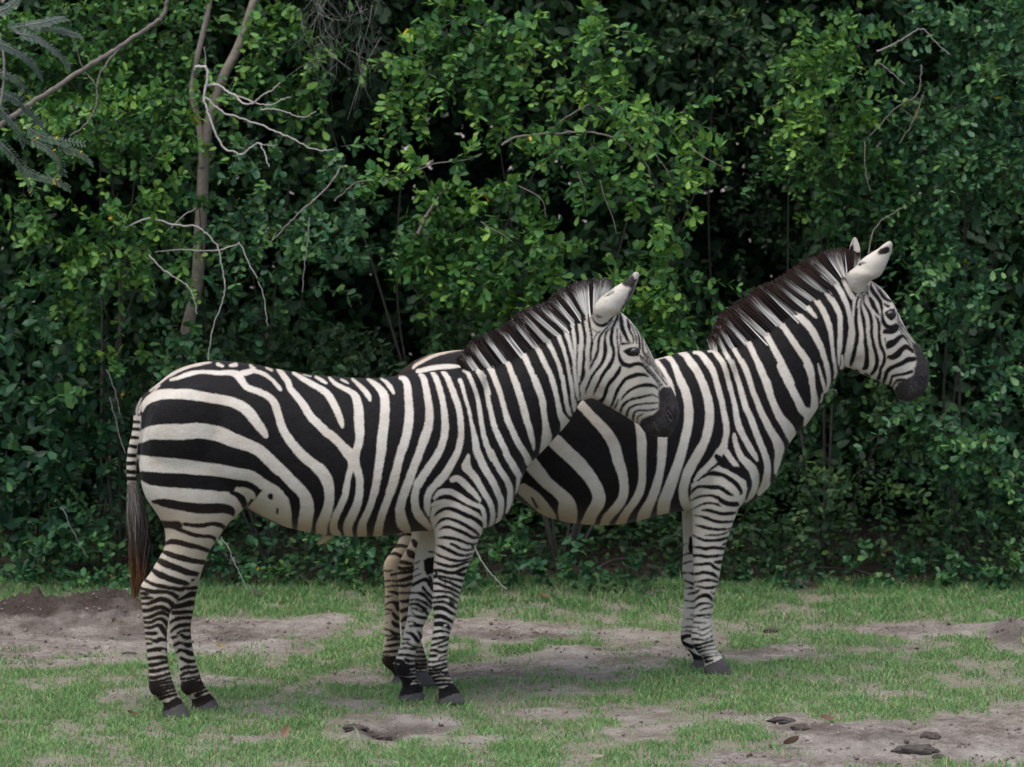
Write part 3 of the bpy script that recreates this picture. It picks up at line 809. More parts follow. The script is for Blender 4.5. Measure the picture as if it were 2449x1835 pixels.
LEGS_2 = [
 ([(960,960,1160,980,.10),(940,1050,1180,1080,.12),(935,1130,1170,1150,.12),(955,1190,1140,1200,.105),(975,1240,1100,1240,.085),(985,1280,1065,1285,.064),(975,1310,1042,1318,.052),(958,1338,1022,1350,.044),
   (950,1362,1012,1375,.041),(952,1400,1004,1405,.036),(955,1440,1000,1440,.032),(957,1480,1001,1480,.029),(961,1520,1005,1520,.028),(963,1550,1012,1548,.030),(966,1575,1020,1573,.033),
   (975,1593,1026,1590,.032),(987,1607,1034,1604,.032),(992,1618,1043,1616,.041),(990,1640,1055,1638,.048)], -.12, -.12),
 ([(940,965,1140,980,.10),(920,1050,1150,1080,.12),(915,1130,1140,1150,.12),(935,1200,1100,1210,.10),(955,1250,1060,1255,.08),(955,1290,1025,1295,.06),(940,1315,1000,1325,.05),(922,1340,982,1352,.043),
   (917,1360,968,1368,.041),(920,1394,958,1400,.036),(920.6,1430,956,1432,.033),(920,1472,955.5,1474,.030),(919,1521,957,1521,.029),(916,1553,957,1553,.031),(913,1579,954,1577,.034),
   (921,1594,958,1590,.033),(935,1605,966,1600,.031),(943,1618,975,1612,.031),(936,1630,985,1626,.040),(934,1646,996,1644,.046)], .13, .13),
 ([(1650,980,1785,980,.06),(1638,1085,1812,1090,.08),(1645,1160,1800,1165,.08),(1652,1205,1770,1210,.071),(1655,1232,1758,1237,.063),(1655,1263,1748,1263,.057),(1656,1299,1737,1299,.05),
   (1658,1336,1727,1338,.045),(1658,1365,1722,1368,.042),(1660,1397,1716,1397,.039),(1662,1423,1708,1423,.038),(1661,1450,1704,1448,.035),(1659,1470,1703,1470,.031),(1657,1495,1702.7,1495,.029),
   (1653,1521,1705,1520,.031),(1656,1543,1708,1540,.033),(1668,1560,1718,1558,.031),(1681,1575,1727,1572,.032),(1686,1588,1738,1585,.042),(1683,1610,1752,1610,.049)], -.13, -.10),
 ([(1650,1010,1780,1010,.06),(1640,1100,1760,1100,.08),(1632,1180,1725,1180,.068),(1631,1222,1705,1222,.056),(1633,1263,1700,1263,.05),(1634,1300,1694,1300,.045),(1634,1330,1688,1330,.042),
   (1632,1365,1685,1365,.040),(1635,1385,1682,1385,.038),(1639,1402,1680,1402,.037),(1638,1425,1676,1425,.035),(1636,1445,1674,1445,.031),(1634,1461,1671,1461,.029),(1631,1493,1668,1493,.028),
   (1628,1516,1670,1514,.030),(1630,1536,1675,1533,.033),(1640,1551,1684,1549,.031),(1652,1563,1693,1561,.031),(1658,1580,1702,1578,.042),(1649,1603,1715,1601,.049)], .13, .11)]
TAIL_2 = [(940,940,20),(928,955,22),(922,985,22),(918,1020,24),(914,1060,25),(912,1100,25),(912,1130,22)]
# ears: outline pairs from base to tip (rear edge x,y, front edge x,y), y offset at base and tip
EAR_NEAR_1 = ([(1430,770,1460,768),(1420,752,1475,752),(1420,735,1489,742),(1430,719,1497,728),(1443,706,1506,715),(1464,690,1515,698),(1486,677,1521,683),(1501,668,1526,668),(1513,655,1529,659),(1520,650,1527,652)], -.055, -.10)
EAR_FAR_1 = ([(1430,770,1460,768),(1420,752,1475,752),(1424,735,1489,742),(1436,719,1497,728),(1452,706,1506,715),(1474,690,1515,698),(1492,680,1521,683),(1504,671,1526,668),(1513,661,1527,661),(1518,657,1524,658)], .05, .075)
EAR_NEAR_2 = ([(2046,702,2066,697),(2030,684,2078,674),(2027,655,2098,664),(2045,639,2108,655),(2063,619,2118,636),(2082,606,2126,617),(2100,595,2132,598),(2111,586,2134,584),(2122,579,2132,579),(2127,576,2130,577)], -.055, -.10)
EAR_FAR_2 = ([(2028,672,2060,668),(2026,655,2058,655),(2028,635,2058,632),(2030,615,2058,610),(2032,594,2056.5,592),(2036,580,2053,580),(2040,571,2049,572),(2043,567.5,2046,568)], .05, .10)
# mane: crest points and hair tips
MANE_1 = [(1120,884,1095,862),(1143,877,1108,846),(1172,870,1124,817),(1210,858,1160,798),(1247,835,1195,785),(1276,816,1221,763),(1307,800,1245,745),(1328,781,1263,735),(1348,767,1297,727),
          (1367,750,1320,708),(1388,738,1352,684),(1402,727,1398,671),(1421,718,1432,666),(1436,722,1464,668)]
MANE_2 = [(1706,837,1700,812),(1730,832,1708,795),(1751,824,1712,772),(1785,808,1722,750),(1827,787,1750,727),(1854,764,1786,706),(1889,739,1814,683),(1918,720,1842,673),(1943,704,1867,658),
          (1968,683,1900,636),(1989,658,1938,616),(2006,640,1984,598),(2022,650,2020,594),(2036,652,2048,606)]
EYE_1, EYE_2 = (1516, 841), (2129, 752)
# ------------------------------------------------------------------ zebras
def parse_coat(txt):
    ops = []
    for ln in txt.strip().splitlines():
        h, rest = ln.split(' ', 1)
        ox, oy, s = REG[h[1]]
        pts = np.array([[float(v) for v in p.split(',')] for p in rest.split()])
        pts[:, 0] = ox + pts[:, 0] / s
        pts[:, 1] = oy + pts[:, 1] / s
        if pts.shape[1] > 2: pts[:, 2] /= s
        ops.append((h[0], pts))
    return ops

def band_dist(p, pts):                         # signed distance to a band of varying width, negative inside
    C = catmull(pts, 4)
    best = np.full(len(p), 1e9)
    for a, b in zip(C[:-1], C[1:]):
        v = b[:2] - a[:2]
        L = v @ v + 1e-9
        t = np.clip(((p - a[:2]) @ v) / L, 0, 1)
        d = np.hypot(p[:, 0] - a[0] - t * v[0], p[:, 1] - a[1] - t * v[1]) - 0.5 * (a[2] + t * (b[2] - a[2]))
        best = np.minimum(best, d)
    return best

def patch_dist(p, poly):
    n = len(poly)
    best = np.full(len(p), 1e9)
    inside = np.zeros(len(p), bool)
    for i in range(n):
        a, b = poly[i, :2], poly[(i + 1) % n, :2]
        v = b - a
        t = np.clip(((p - a) @ v) / (v @ v + 1e-9), 0, 1)
        best = np.minimum(best, np.hypot(p[:, 0] - a[0] - t * v[0], p[:, 1] - a[1] - t * v[1]))
        c = (a[1] > p[:, 1]) != (b[1] > p[:, 1])
        xi = a[0] + (p[:, 1] - a[1]) / (b[1] - a[1] + 1e-12) * v[0]
        inside ^= c & (p[:, 0] < xi)
    return np.where(inside, -best, best)

CL = 30.0
def coat_field(px, txt):
    F = np.full(len(px), -CL)
    skin = np.zeros(len(px))
    for op, pts in parse_coat(txt):
        lo, hi = pts[:, :2].min(0) - 55, pts[:, :2].max(0) + 55
        idx = np.where((px[:, 0] > lo[0]) & (px[:, 0] < hi[0]) & (px[:, 1] > lo[1]) & (px[:, 1] < hi[1]))[0]
        if not len(idx): continue
        q = px[idx]
        if op in 'wkn':
            s = np.clip(band_dist(q, pts), -CL, CL)
        else:
            s = np.clip(patch_dist(q, pts), -CL, CL)
        if op == 'n':
            hit = idx[s < 0]; skin[hit] = 0.0; F[hit] = -CL
        elif op in 'wW': F[idx] = np.maximum(F[idx], -s)
        elif op in 'kK': F[idx] = np.minimum(F[idx], s)
        else:
            lev = 1.0 if op == 'm' else 2.0
            edge = smooth01(9, -9, s)
            skin[idx] = np.maximum(skin[idx], lev * edge) if op == 'm' else np.where(s < 2, 2.0, skin[idx])
    return F, skin

class Zebra:
    def __init__(self, foot_px, foot_py, theta, name):
        self.o = on_ground(foot_px, foot_py)
        self.th = theta
        self.f = np.array([math.cos(theta), math.sin(theta), 0])
        self.l = np.array([-math.sin(theta), math.cos(theta), 0])
    def loc(self, px, py, c):                  # photo pixel -> body coordinates in the plane y = c of the animal
        d = ray(px, py)
        t = (c - (CAMP - self.o) @ self.l) / (d @ self.l)
        q = CAMP + d * t - self.o
        return np.array([q @ self.f, c, q[2]])
    def world(self, p):
        p = np.asarray(p)
        return self.o + p[:, :1] * self.f + p[:, 1:2] * self.l + p[:, 2:3] * np.array([0, 0, 1.0])
    def chart(self, p): return seen_at(self.world(p))

def loft(bm, rings):
    """rings: list of (n,3) arrays -> closed skin"""
    vs = [[bm.verts.new(p) for p in r] for r in rings]
    n = len(vs[0])
    fs = []
    for a, b in zip(vs[:-1], vs[1:]):
        for i in range(n):
            fs.append(bm.faces.new((a[i], a[(i + 1) % n], b[(i + 1) % n], b[i])))
    fs.append(bm.faces.new(vs[0][::-1])); fs.append(bm.faces.new(vs[-1]))
    bmesh.ops.recalc_face_normals(bm, faces=fs)

def ring(top, bot, hw, n=28, egg=0.0, ex=2.0):
    c, a = (top + bot) / 2, (top - bot) / 2
    ph = np.linspace(0, 2 * math.pi, n, endpoint=False)
    co, si = np.cos(ph), np.sin(ph)
    co2 = np.sign(co) * np.abs(co) ** (2 / ex); si2 = np.sign(si) * np.abs(si) ** (2 / ex)
    w = hw * (1 - egg * co2)
    return c[None] + co2[:, None] * a[None] + np.stack([0 * w, si2 * w, 0 * w], 1)

def build_body_mesh(z, torso, neck, head, legs, tail, extra):
    bm = bmesh.new()
    def tube(st, c0, c1, n=24, egg=0.0, k=4, ex=2.0):
        m = len(st)
        T, Bo, W = [], [], []
        for i, s in enumerate(st):
            c = c0 + (c1 - c0) * i / (m - 1)
            T.append(z.loc(s[0], s[1], c)); Bo.append(z.loc(s[2], s[3], c)); W.append([s[4]])
        T, Bo, W = catmull(T, k), catmull(Bo, k), catmull(W, k)
        loft(bm, [ring(t, b, w[0], n, egg, ex) for t, b, w in zip(T, Bo, W)])
    tube(torso, 0, 0, 40, 0.12, 4, 2.15)
    tube(neck, 0, 0, 32, 0.14, 3)
    tube(head, 0, 0, 32, -0.08, 4, 2.2)
    for st, c0, c1 in legs: tube(st, c0, c1, 24, 0.0, 3)
    P = np.array([z.loc(t[0], t[1], 0) for t in tail]); R = np.array([[t[2] / 2 / 620.0] for t in tail])
    P, R = catmull(P, 3), catmull(R, 3)
    V, Q = tube_arrays(P, R[:, 0], 16)
    loft(bm, list(V.reshape(len(P), 16, 3)))
    def blob(px, py, y, rx, ry, rz, tilt=0.0):
        c = z.loc(px, py, y)
        r = bmesh.ops.create_icosphere(bm, subdivisions=3, radius=1.0)
        ct, s_ = math.cos(tilt), math.sin(tilt)
        for v in r['verts']:
            x, yy, zz = v.co.x * rx, v.co.y * ry, v.co.z * rz
            v.co = (c[0] + ct * x + s_ * zz, c[1] + yy, c[2] - s_ * x + ct * zz)
    for e in extra: blob(*e)
    me = bpy.data.meshes.new("raw"); bm.to_mesh(me); bm.free()
    o = bpy.data.objects.new("raw", me); COL.objects.link(o)
    md = o.modifiers.new("r", 'REMESH'); md.mode = 'VOXEL'; md.voxel_size = 0.0056
    dg = bpy.context.evaluated_depsgraph_get()
    ev = o.evaluated_get(dg)
    m2 = ev.to_mesh()
    n = len(m2.vertices)
    V = np.empty(n * 3, np.float32); m2.vertices.foreach_get("co", V); V = V.reshape(-1, 3).astype(float)
    nl, npol = len(m2.loops), len(m2.polygons)
    L = np.empty(nl, np.int32); m2.loops.foreach_get("vertex_index", L)
    S = np.empty(npol, np.int32); m2.polygons.foreach_get("loop_start", S)
    E = np.empty(len(m2.edges) * 2, np.int32); m2.edges.foreach_get("vertices", E); E = E.reshape(-1, 2)
    ev.to_mesh_clear()
    bpy.data.objects.remove(o); bpy.data.meshes.remove(me)
    deg = np.bincount(E.ravel(), minlength=n)[:, None].astype(float)
    def lap(V):
        A = np.zeros_like(V)
        for k in range(3):
            A[:, k] = np.bincount(E[:, 0], V[E[:, 1], k], n) + np.bincount(E[:, 1], V[E[:, 0], k], n)
        return A / np.maximum(deg, 1) - V
    for _ in range(14):
        V = V + 0.55 * lap(V)
        V = V - 0.57 * lap(V)
    # joins between limbs and trunk get extra smoothing
    soft = smooth01(0.60, 0.78, V[:, 2])[:, None]
    for _ in range(20): V = V + 0.5 * soft * lap(V)
    return V, L, S

def ear_mesh(z, ear, hollow=0.55):
    st, y0, y1 = ear
    m = len(st)
    A = catmull([z.loc(s[0], s[1], y0 + (y1 - y0) * i / (m - 1)) for i, s in enumerate(st)], 3)
    B = catmull([z.loc(s[2], s[3], y0 + (y1 - y0) * i / (m - 1)) for i, s in enumerate(st)], 3)
    sgn = -1.0 if y0 < 0 else 1.0
    V, n = [], 12
    for a, b in zip(A, B):
        c, h = (a + b) / 2, (b - a) / 2
        w = np.linalg.norm(h)
        ph = np.linspace(0, math.pi, n)
        outer = [c - h * math.cos(t) + np.array([0, sgn * w * 0.8 * math.sin(t), 0]) for t in ph]
        inner = [c - h * 0.86 * math.cos(t) + np.array([0, sgn * (w * hollow * math.sin(t) - 0.001), 0]) for t in ph[::-1]]
        V += outer + inner
    k = 2 * n
    L, S = [], []
    for i in range(len(A) - 1):
        for j in range(k):
            q = [i * k + j, i * k + (j + 1) % k, (i + 1) * k + (j + 1) % k, (i + 1) * k + j]
            if sgn > 0: q = q[::-1]
            S.append(len(L)); L += q
    S.append(len(L)); L += [(len(A) - 1) * k + j for j in range(k)]
    return np.array(V), np.array(L), np.array(S)

def hair_strips(roots, tips, width, tint_root, tint_tip, split, bend=0.0, flat=1.0, taper=0.75):
    """flat tapering hairs: n roots/tips (n,3) -> mesh arrays with 4 levels"""
    n = len(roots)
    lv = np.array([0, 0.38, 0.72, 1.0])
    d = tips - roots
    side = rng.normal(size=(n, 3)) * np.array([1.0, flat, 1.0]); side -= (side * d).sum(1)[:, None] * d / ((d * d).sum(1)[:, None] + 1e-9)
    side /= np.linalg.norm(side, axis=1)[:, None] + 1e-9
    jit = rng.normal(size=(n, 3)) * bend
    V, Ct = [], []
    for t in lv:
        c = roots + d * t + jit * (t * t)
        w = width * (1 - taper * t) * 0.5
        V.append(c - side * w[:, None]); V.append(c + side * w[:, None])
        f = smooth01(-0.12, 0.12, t - split)[:, None]
        col = tint_root * (1 - f) + tint_tip * f
        Ct += [col, col]
    V = np.stack(V, 1).reshape(-1, 3); Ct = np.stack(Ct, 1).reshape(-1, 3)
    base = np.arange(n)[:, None] * 8
    Q = np.concatenate([base + np.array([[2 * k, 2 * k + 1, 2 * k + 3, 2 * k + 2]]) for k in range(3)], 0)
    return V, Q, Ct

MAT_COAT = coat_material()
MAT_HAIR = hair_material()
m_, nt_, b_ = new_mat("dark_eye"); MAT_EYE = m_
b_.inputs["Base Color"].default_value = (0.012, 0.008, 0.006, 1); b_.inputs["Roughness"].default_value = 0.12

HOOVES = []                                    # hoof points on the ground (world x, y, z)

def build_zebra(z, label, torso, neck, head, legs, tail, extra, ears, coat_near, coat_far, ear_coats, mane, eye, mane_tip, tan_amt, tuft, wsplit):
    root = empty("zebra", z.o, z.th)
    tag(root, label, "zebra", "pair of zebras standing in profile")
    V, L, S = build_body_mesh(z, torso, neck, head, legs, tail, extra)
    near = V.copy(); near[:, 1] = -np.abs(near[:, 1])
    px_n = z.chart(near)
    F, skin = coat_field(px_n, coat_near)
    Ff, skf = coat_field(z.chart(V), coat_far)
    zc = 0.70 - 0.0 * V[:, 0]
    far = (V[:, 1] > 0.015) & (V[:, 2] < zc) & ~((V[:, 2] > 0.56) & (V[:, 1] < 0.06))
    # only the legs, not the tail
    xt = z.loc(tail[-1][0], tail[-1][1], 0)[0]
    far &= (V[:, 0] > xt + 0.05) | (V[:, 1] > 0.06)
    F = np.where(far, Ff, F); skin = np.where(far, skf, skin)
    # belly, groin and lower thigh are stained tan
    xs = z.loc(torso[6][0], torso[6][1], 0)[0]; xe = z.loc(torso[11][0], torso[11][1], 0)[0]
    zb = z.loc(torso[8][2], torso[8][3], 0)[2]
    tan = smooth01(zb + 0.15, zb + 0.02, V[:, 2]) * smooth01(zb - 0.12, zb - 0.02, V[:, 2]) * smooth01(xs - 0.55, xs - 0.1, V[:, 0]) * smooth01(xe + 0.05, xe - 0.2, V[:, 0]) * 0.7
    hind = smooth01(xs + 0.0, xs - 0.15, V[:, 0])
    tan = np.maximum(tan, hind * smooth01(zb + 0.22, zb + 0.08, V[:, 2]) * smooth01(zb - 0.16, zb - 0.05, V[:, 2]) * 0.5)
    tan = np.maximum(tan, tan_amt * hind * smooth01(zb + 0.05, zb - 0.1, V[:, 2]))
    tan = np.maximum(tan, tan_amt * smooth01(0.12, 0.0, np.abs(V[:, 1])) * smooth01(z.loc(torso[3][0], torso[3][1], 0)[2] - 0.16, z.loc(torso[3][0], torso[3][1], 0)[2] - 0.02, V[:, 2]) * smooth01(xe, xe - 0.3, V[:, 0]) * 0.9)
    tan = np.clip(tan * (0.55 + 0.9 * fbm(V[:, 0] * 9 + 3, V[:, 2] * 9, 5)), 0, 1)
    parts = [(V, L, S, F, skin, tan)]
    for e, ec in zip(ears, ear_coats):
        EV, EL, ES = ear_mesh(z, e)
        if ec is None:
            n2 = EV.copy(); n2[:, 1] = -np.abs(n2[:, 1])
            f, s = coat_field(z.chart(EV), coat_near)
        else:
            f, s = coat_field(z.chart(EV), ec)
        parts.append((EV, EL, ES, f, s, np.zeros(len(EV))))
    off_v = off_l = 0
    AV, AL, AS, AF, AK, AT = [], [], [], [], [], []
    for v, l, s, f, k, t in parts:
        AV.append(v); AL.append(l + off_v); AS.append(s + off_l); AF.append(f); AK.append(k); AT.append(t)
        off_v += len(v); off_l += len(l)
    me = mesh_np("body", np.vstack(AV), np.concatenate(AL), np.concatenate(AS))
    attr(me, "stripe", np.concatenate(AF) / 620.0)
    attr(me, "skin", np.concatenate(AK)); attr(me, "tan", np.concatenate(AT))
    mesh_obj("body", me, MAT_COAT, root)
    # hooves' ground points
    for st, c0, c1 in legs:
        s = st[-1]
        p = z.world(np.array([(z.loc(s[0], s[1], c1) + z.loc(s[2], s[3], c1)) / 2]))[0]
        HOOVES.append(p)
    # mane
    M = catmull(np.array(mane, float), 8)
    n = 17000
    u = rng.uniform(0, len(M) - 1.001, n); i = u.astype(int); t = (u - i)[:, None]
    m = M[i] * (1 - t) + M[i + 1] * t
    side = rng.normal(size=n) * 0.016
    roots, tips = np.empty((n, 3)), np.empty((n, 3))
    for j in range(n):
        a = z.loc(m[j, 0], m[j, 1], 0.0); b = z.loc(m[j, 2], m[j, 3], 0.0)
        roots[j] = a; tips[j] = b
    d = tips - roots
    roots = roots - d * 0.18
    roots[:, 1] += side; tips[:, 1] += side * 0.9 + rng.normal(size=n) * 0.004
    roots[:, 2] -= np.abs(side) * 0.5
    ln = rng.uniform(0.80, 0.95, n)[:, None]
    tips = roots + (tips - roots) * ln + rng.normal(size=(n, 3)) * 0.004
    below = m[:, :2] + (m[:, :2] - m[:, 2:]) * 0.14
    f, _ = coat_field(below, coat_near)
    wht = (f + rng.normal(size=n) * 0.5 + 0.2 > 0)[:, None]
    vr = rng.uniform(0.75, 1.15, n)[:, None]
    tr = np.where(wht, np.array([[0.74, 0.705, 0.65]]), np.array([[0.018, 0.013, 0.012]])) * vr
    tt = np.array([mane_tip]) * rng.uniform(0.5, 1.4, n)[:, None]
    split = np.where(wht[:, 0], rng.uniform(wsplit - .06, wsplit + .06, n), rng.uniform(0.5, 0.85, n))
    HV, HQ, HC = hair_strips(roots, tips, np.full(n, 0.0056), tr, tt, split, 0.0025, 0.15, 0.4)
    me = mesh_np("mane", HV, HQ.ravel(), np.arange(len(HQ)) * 4)
    attr3(me, "tint", HC)
    mesh_obj("mane", me, MAT_HAIR, root)
    # tail tuft
    TP = catmull(np.array(tuft, float), 6)     # left x,y  right x,y
    n = 4400
    u0 = rng.beta(1.0, 1.6, n) * 0.62; u1 = np.clip(u0 + rng.uniform(0.25, 0.55, n), 0, 1)
    def pt(u, s):
        k = np.clip(u, 0, 0.9999) * (len(TP) - 1); i = k.astype(int); t = (k - i)[:, None]
        q = TP[i] * (1 - t) + TP[i + 1] * t
        return q[:, :2] * (1 - s[:, None]) + q[:, 2:] * s[:, None]
    s0 = rng.uniform(0.02, 0.98, n); s1 = np.clip(s0 + rng.normal(size=n) * 0.16, 0, 1)
    a, b = pt(u0, s0), pt(u1, s1)
    ys = rng.normal(size=n) * 0.018
    roots = np.array([z.loc(q[0], q[1], y) for q, y in zip(a, ys)]); tips = np.array([z.loc(q[0], q[1], y * 1.2) for q, y in zip(b, ys)])
    def tint(u, s):
        g = np.array([[0.30, 0.27, 0.24]]) * rng.uniform(0.12, 1.25, n)[:, None] * (0.35 + 0.65 * (s < 0.75))[:, None]
        k = np.array([[0.028, 0.021, 0.018]]) * rng.uniform(0.4, 2.0, n)[:, None]
        r = np.array([[0.13, 0.055, 0.024]]) * rng.uniform(0.45, 1.3, n)[:, None]
        w1 = smooth01(0.28, 0.5, u)[:, None]; w2 = smooth01(0.60, 0.85, u + 0.15 * (0.5 - s))[:, None]
        return (g * (1 - w1) + k * w1) * (1 - w2) + r * w2
    HV, HQ, HC = hair_strips(roots, tips, np.full(n, 0.0030), tint(u0, s0), tint(u1, s1), np.full(n, 0.5), 0.005)
    me = mesh_np("tail_tuft", HV, HQ.ravel(), np.arange(len(HQ)) * 4)
    attr3(me, "tint", HC)
    mesh_obj("tail_tuft", me, MAT_HAIR, root)
    # eyes, seated in the dark patches on either side of the head
    for sgn in (-1, 1):
        bm = bmesh.new()
        c = z.loc(eye[0], eye[1], -0.072)
        bmesh.ops.create_uvsphere(bm, u_segments=20, v_segments=14, radius=0.0225)
        me = bpy.data.meshes.new("eye"); bm.to_mesh(me); bm.free()
        me.polygons.foreach_set("use_smooth", np.ones(len(me.polygons), bool))
        o = mesh_obj("eye", me, MAT_EYE, root)
        o.location = (c[0], sgn * 0.0775, c[2])
        o.scale = (1.05, 0.8, 0.8)
    return root

Z1 = Zebra(745, 1695, math.radians(12), "zebra")
Z2 = Zebra(1335, 1627, math.radians(12), "zebra")
EXTRA_1 = [(1105, 1100, -.150, .10, .06, .19, .35), (1105, 1100, .150, .10, .06, .19, .35), (1115, 975, -.100, .06, .05, .16, .35), (1115, 975, .100, .06, .05, .16, .35),
           (460, 1040, -.178, .17, .09, .19, .2), (460, 1040, .178, .17, .09, .19, .2),
           (1452, 880, -.05, .075, .035, .09, .3), (1452, 880, .05, .075, .035, .09, .3),
           (1514, 838, -.072, .030, .018, .026, .3), (1514, 838, .072, .030, .018, .026, .3),
           (778, 1287, 0, .042, .016, .015, -0.62), (1590, 1030, 0, .035, .036, .03, 0), (1603, 985, -.040, .028, .018, .036, .3), (1603, 985, .040, .028, .018, .036, .3), (1400, 938, 0, .03, .05, .03, 0)]
EXTRA_2 = [(1705, 1060, -.150, .10, .06, .19, .35), (1705, 1060, .150, .10, .06, .19, .35), (1715, 935, -.100, .06, .05, .16, .35), (1715, 935, .100, .06, .05, .16, .35),
           (1050, 1000, -.178, .17, .09, .19, .2), (1050, 1000, .178, .17, .09, .19, .2),
           (2062, 810, -.05, .075, .035, .09, .3), (2062, 810, .05, .075, .035, .09, .3),
           (2128, 750, -.072, .030, .018, .026, .3), (2128, 750, .072, .030, .018, .026, .3),
           (2168, 945, 0, .032, .034, .028, 0), (2204, 900, -.040, .026, .018, .036, .3), (2204, 900, .040, .026, .018, .036, .3)]
TUFT_1 = [(304, 1150, 328, 1150), (303, 1195, 340, 1190), (303, 1240, 353, 1240), (307, 1285, 361, 1296), (312, 1335, 358, 1335), (317, 1385, 346, 1385), (319, 1428, 328, 1428)]
TUFT_2 = [(902, 1110, 924, 1110), (901, 1150, 934, 1150), (901, 1190, 940, 1190), (904, 1230, 938, 1230), (908, 1260, 928, 1260)]
zebra_a = build_zebra(Z1, "zebra standing in front with its banded tail and dark tuft hanging at the left",
    TORSO_1, NECK_1, HEAD_1, LEGS_1, TAIL_1, EXTRA_1, (EAR_NEAR_1, EAR_FAR_1), COAT_NEAR_1, COAT_FAR_1, (None, None), MANE_1, EYE_1, (0.026, 0.014, 0.011), 0.35, TUFT_1, 0.80)
zebra_b = build_zebra(Z2, "zebra standing behind at the right, two white ears up, reddish brown mane, rump hidden",
    TORSO_2, NECK_2, HEAD_2, LEGS_2, TAIL_2, EXTRA_2, (EAR_NEAR_2, EAR_FAR_2), COAT_NEAR_2, COAT_FAR_2, (EAR_2, FAR_EAR_2), MANE_2, EYE_2, (0.032, 0.016, 0.011), 0.7, TUFT_2, 0.72)
# ------------------------------------------------------------------ ground
def ell(px, py, rx, ry, w=1.0):                # ground ellipse from photo pixels -> world centre and radii
    c = on_ground(px, py); a = on_ground(px, py - ry); b = on_ground(px, py + ry)
    return (c[0], c[1], rx * c[1] / F_PX, max(0.06, (a[1] - b[1]) / 2), w)
DIRT = [ell(*e) for e in [
    (120, 1500, 260, 78), (330, 1520, 130, 60), (560, 1512, 190, 46), (760, 1500, 120, 40), (680, 1560, 140, 14, .6), (180, 1590, 170, 16, .7),
    (1010, 1512, 120, 30), (1230, 1512, 230, 32), (1000, 1560, 90, 20, .5), (1450, 1520, 160, 20, .7), (1640, 1530, 100, 16, .6),
    (1440, 1580, 190, 32, .9), (1180, 1612, 200, 20, .8), (900, 1615, 120, 20, .6), (1560, 1560, 120, 26, .9), (1330, 1650, 120, 16, .6),
    (960, 1742, 150, 36), (870, 1690, 60, 16, .6), (1040, 1690, 90, 14, .6), (1290, 1712, 80, 16, .7), (1480, 1700, 90, 24, .7),
    (1560, 1745, 120, 26, .6), (390, 1765, 40, 12, .4), (360, 1735, 60, 12, .5), (640, 1770, 60, 14, .5), (350, 1655, 110, 16, .6),
    (560, 1640, 160, 18, .7), (610, 1700, 110, 12, .6), (800, 1640, 60, 16, .4), (1100, 1780, 160, 14, .5),
    (2230, 1508, 170, 24), (2420, 1530, 60, 30), (1850, 1560, 130, 22, .9), (1990, 1560, 90, 14, .6), (2120, 1540, 90, 14, .5), (2440, 1565, 40, 12, .8),
    (1900, 1408, 60, 10, .7), (2000, 1500, 40, 10, .5), (2060, 1672, 70, 16, .4), (2200, 1665, 60, 10, .4),
    (1800, 1730, 150, 16, .8), (2050, 1760, 240, 40), (2330, 1750, 190, 44), (2200, 1800, 330, 40), (1900, 1820, 180, 22), (2440, 1700, 60, 30, .8), (1700, 1835, 120, 12, .8)]]
GREEN = [ell(*e) for e in [(1700, 1780, 130, 22), (1900, 1640, 260, 40), (330, 1720, 330, 40), (1180, 1440, 420, 36), (1950, 1460, 330, 30)]]

def ground_base(x, y):
    z = 0.022 * (fbm(x * 1.3 + 5, y * 1.3 + 9, 3) - 0.5) + 0.014 * (fbm(x * 5, y * 5, 8, 3) - 0.5)
    near = smooth01(30, 20, np.abs(x)) * smooth01(40, 25, np.abs(y - 15))
    z = z * near
    for px, py, rx, ry, h in [(60, 1448, 110, 34, .050), (180, 1452, 130, 30, .042), (300, 1446, 90, 26, .046), (10, 1470, 90, 30, .04), (250, 1490, 120, 24, .02), (2440, 1522, 60, 16, .06)]:
        c = on_ground(px, py + 24 * (py < 1480)); sx = rx * c[1] / F_PX; sy = 0.30
        z = z + h * np.exp(-((x - c[0]) / sx) ** 2 - ((y - c[1]) / sy) ** 2) * (0.45 + 0.7 * fbm(x * 6, y * 6, 21, 4) + 2.2 * np.abs(fbm(x * 13, y * 13, 24, 4) - 0.5))
    for px, py, rx, h in [(960, 1742, 130, -.03), (860, 1752, 40, .025), (2060, 1770, 120, .02)]:
        c = on_ground(px, py); sx = rx * c[1] / F_PX
        z = z + h * np.exp(-((x - c[0]) / sx) ** 2 - ((y - c[1]) / 0.22) ** 2) * (0.5 + fbm(x * 9, y * 9, 22, 3))
    return z

HP = np.array(HOOVES)
def ground_z(x, y):
    z = ground_base(x, y)
    num = np.zeros_like(z); den = np.zeros_like(z)
    for hx, hy, hz in HP:
        w = np.exp(-((x - hx) ** 2 + (y - hy) ** 2) / (2 * 0.15 ** 2))
        num += w * (hz - 0.001); den += w
    k = np.clip(den, 0, 1)
    return z * (1 - k) + k * num / np.maximum(den, 1e-6)

def dirt_mask(x, y):
    m = np.zeros_like(x)
    jx, jy = (fbm(x * 4, y * 2.2, 31, 4) - 0.5), (fbm(x * 4 + 40, y * 2.2, 32, 4) - 0.5)
    for cx, cy, rx, ry, w in DIRT:
        r = np.hypot((x - cx + jx * 0.35) / rx, (y - cy + jy * 0.5) / ry)
        m = np.maximum(m, w * smooth01(1.35, 0.55, r))
    for cx, cy, rx, ry, w in GREEN:
        r = np.hypot((x - cx + jx * 0.3) / rx, (y - cy + jy * 0.4) / ry)
        m = m * (1 - 0.7 * smooth01(1.1, 0.5, r))
    m = m + 0.6 * (fbm(x * 9, y * 6, 33, 4) - 0.55)
    return np.clip(m, 0, 1)

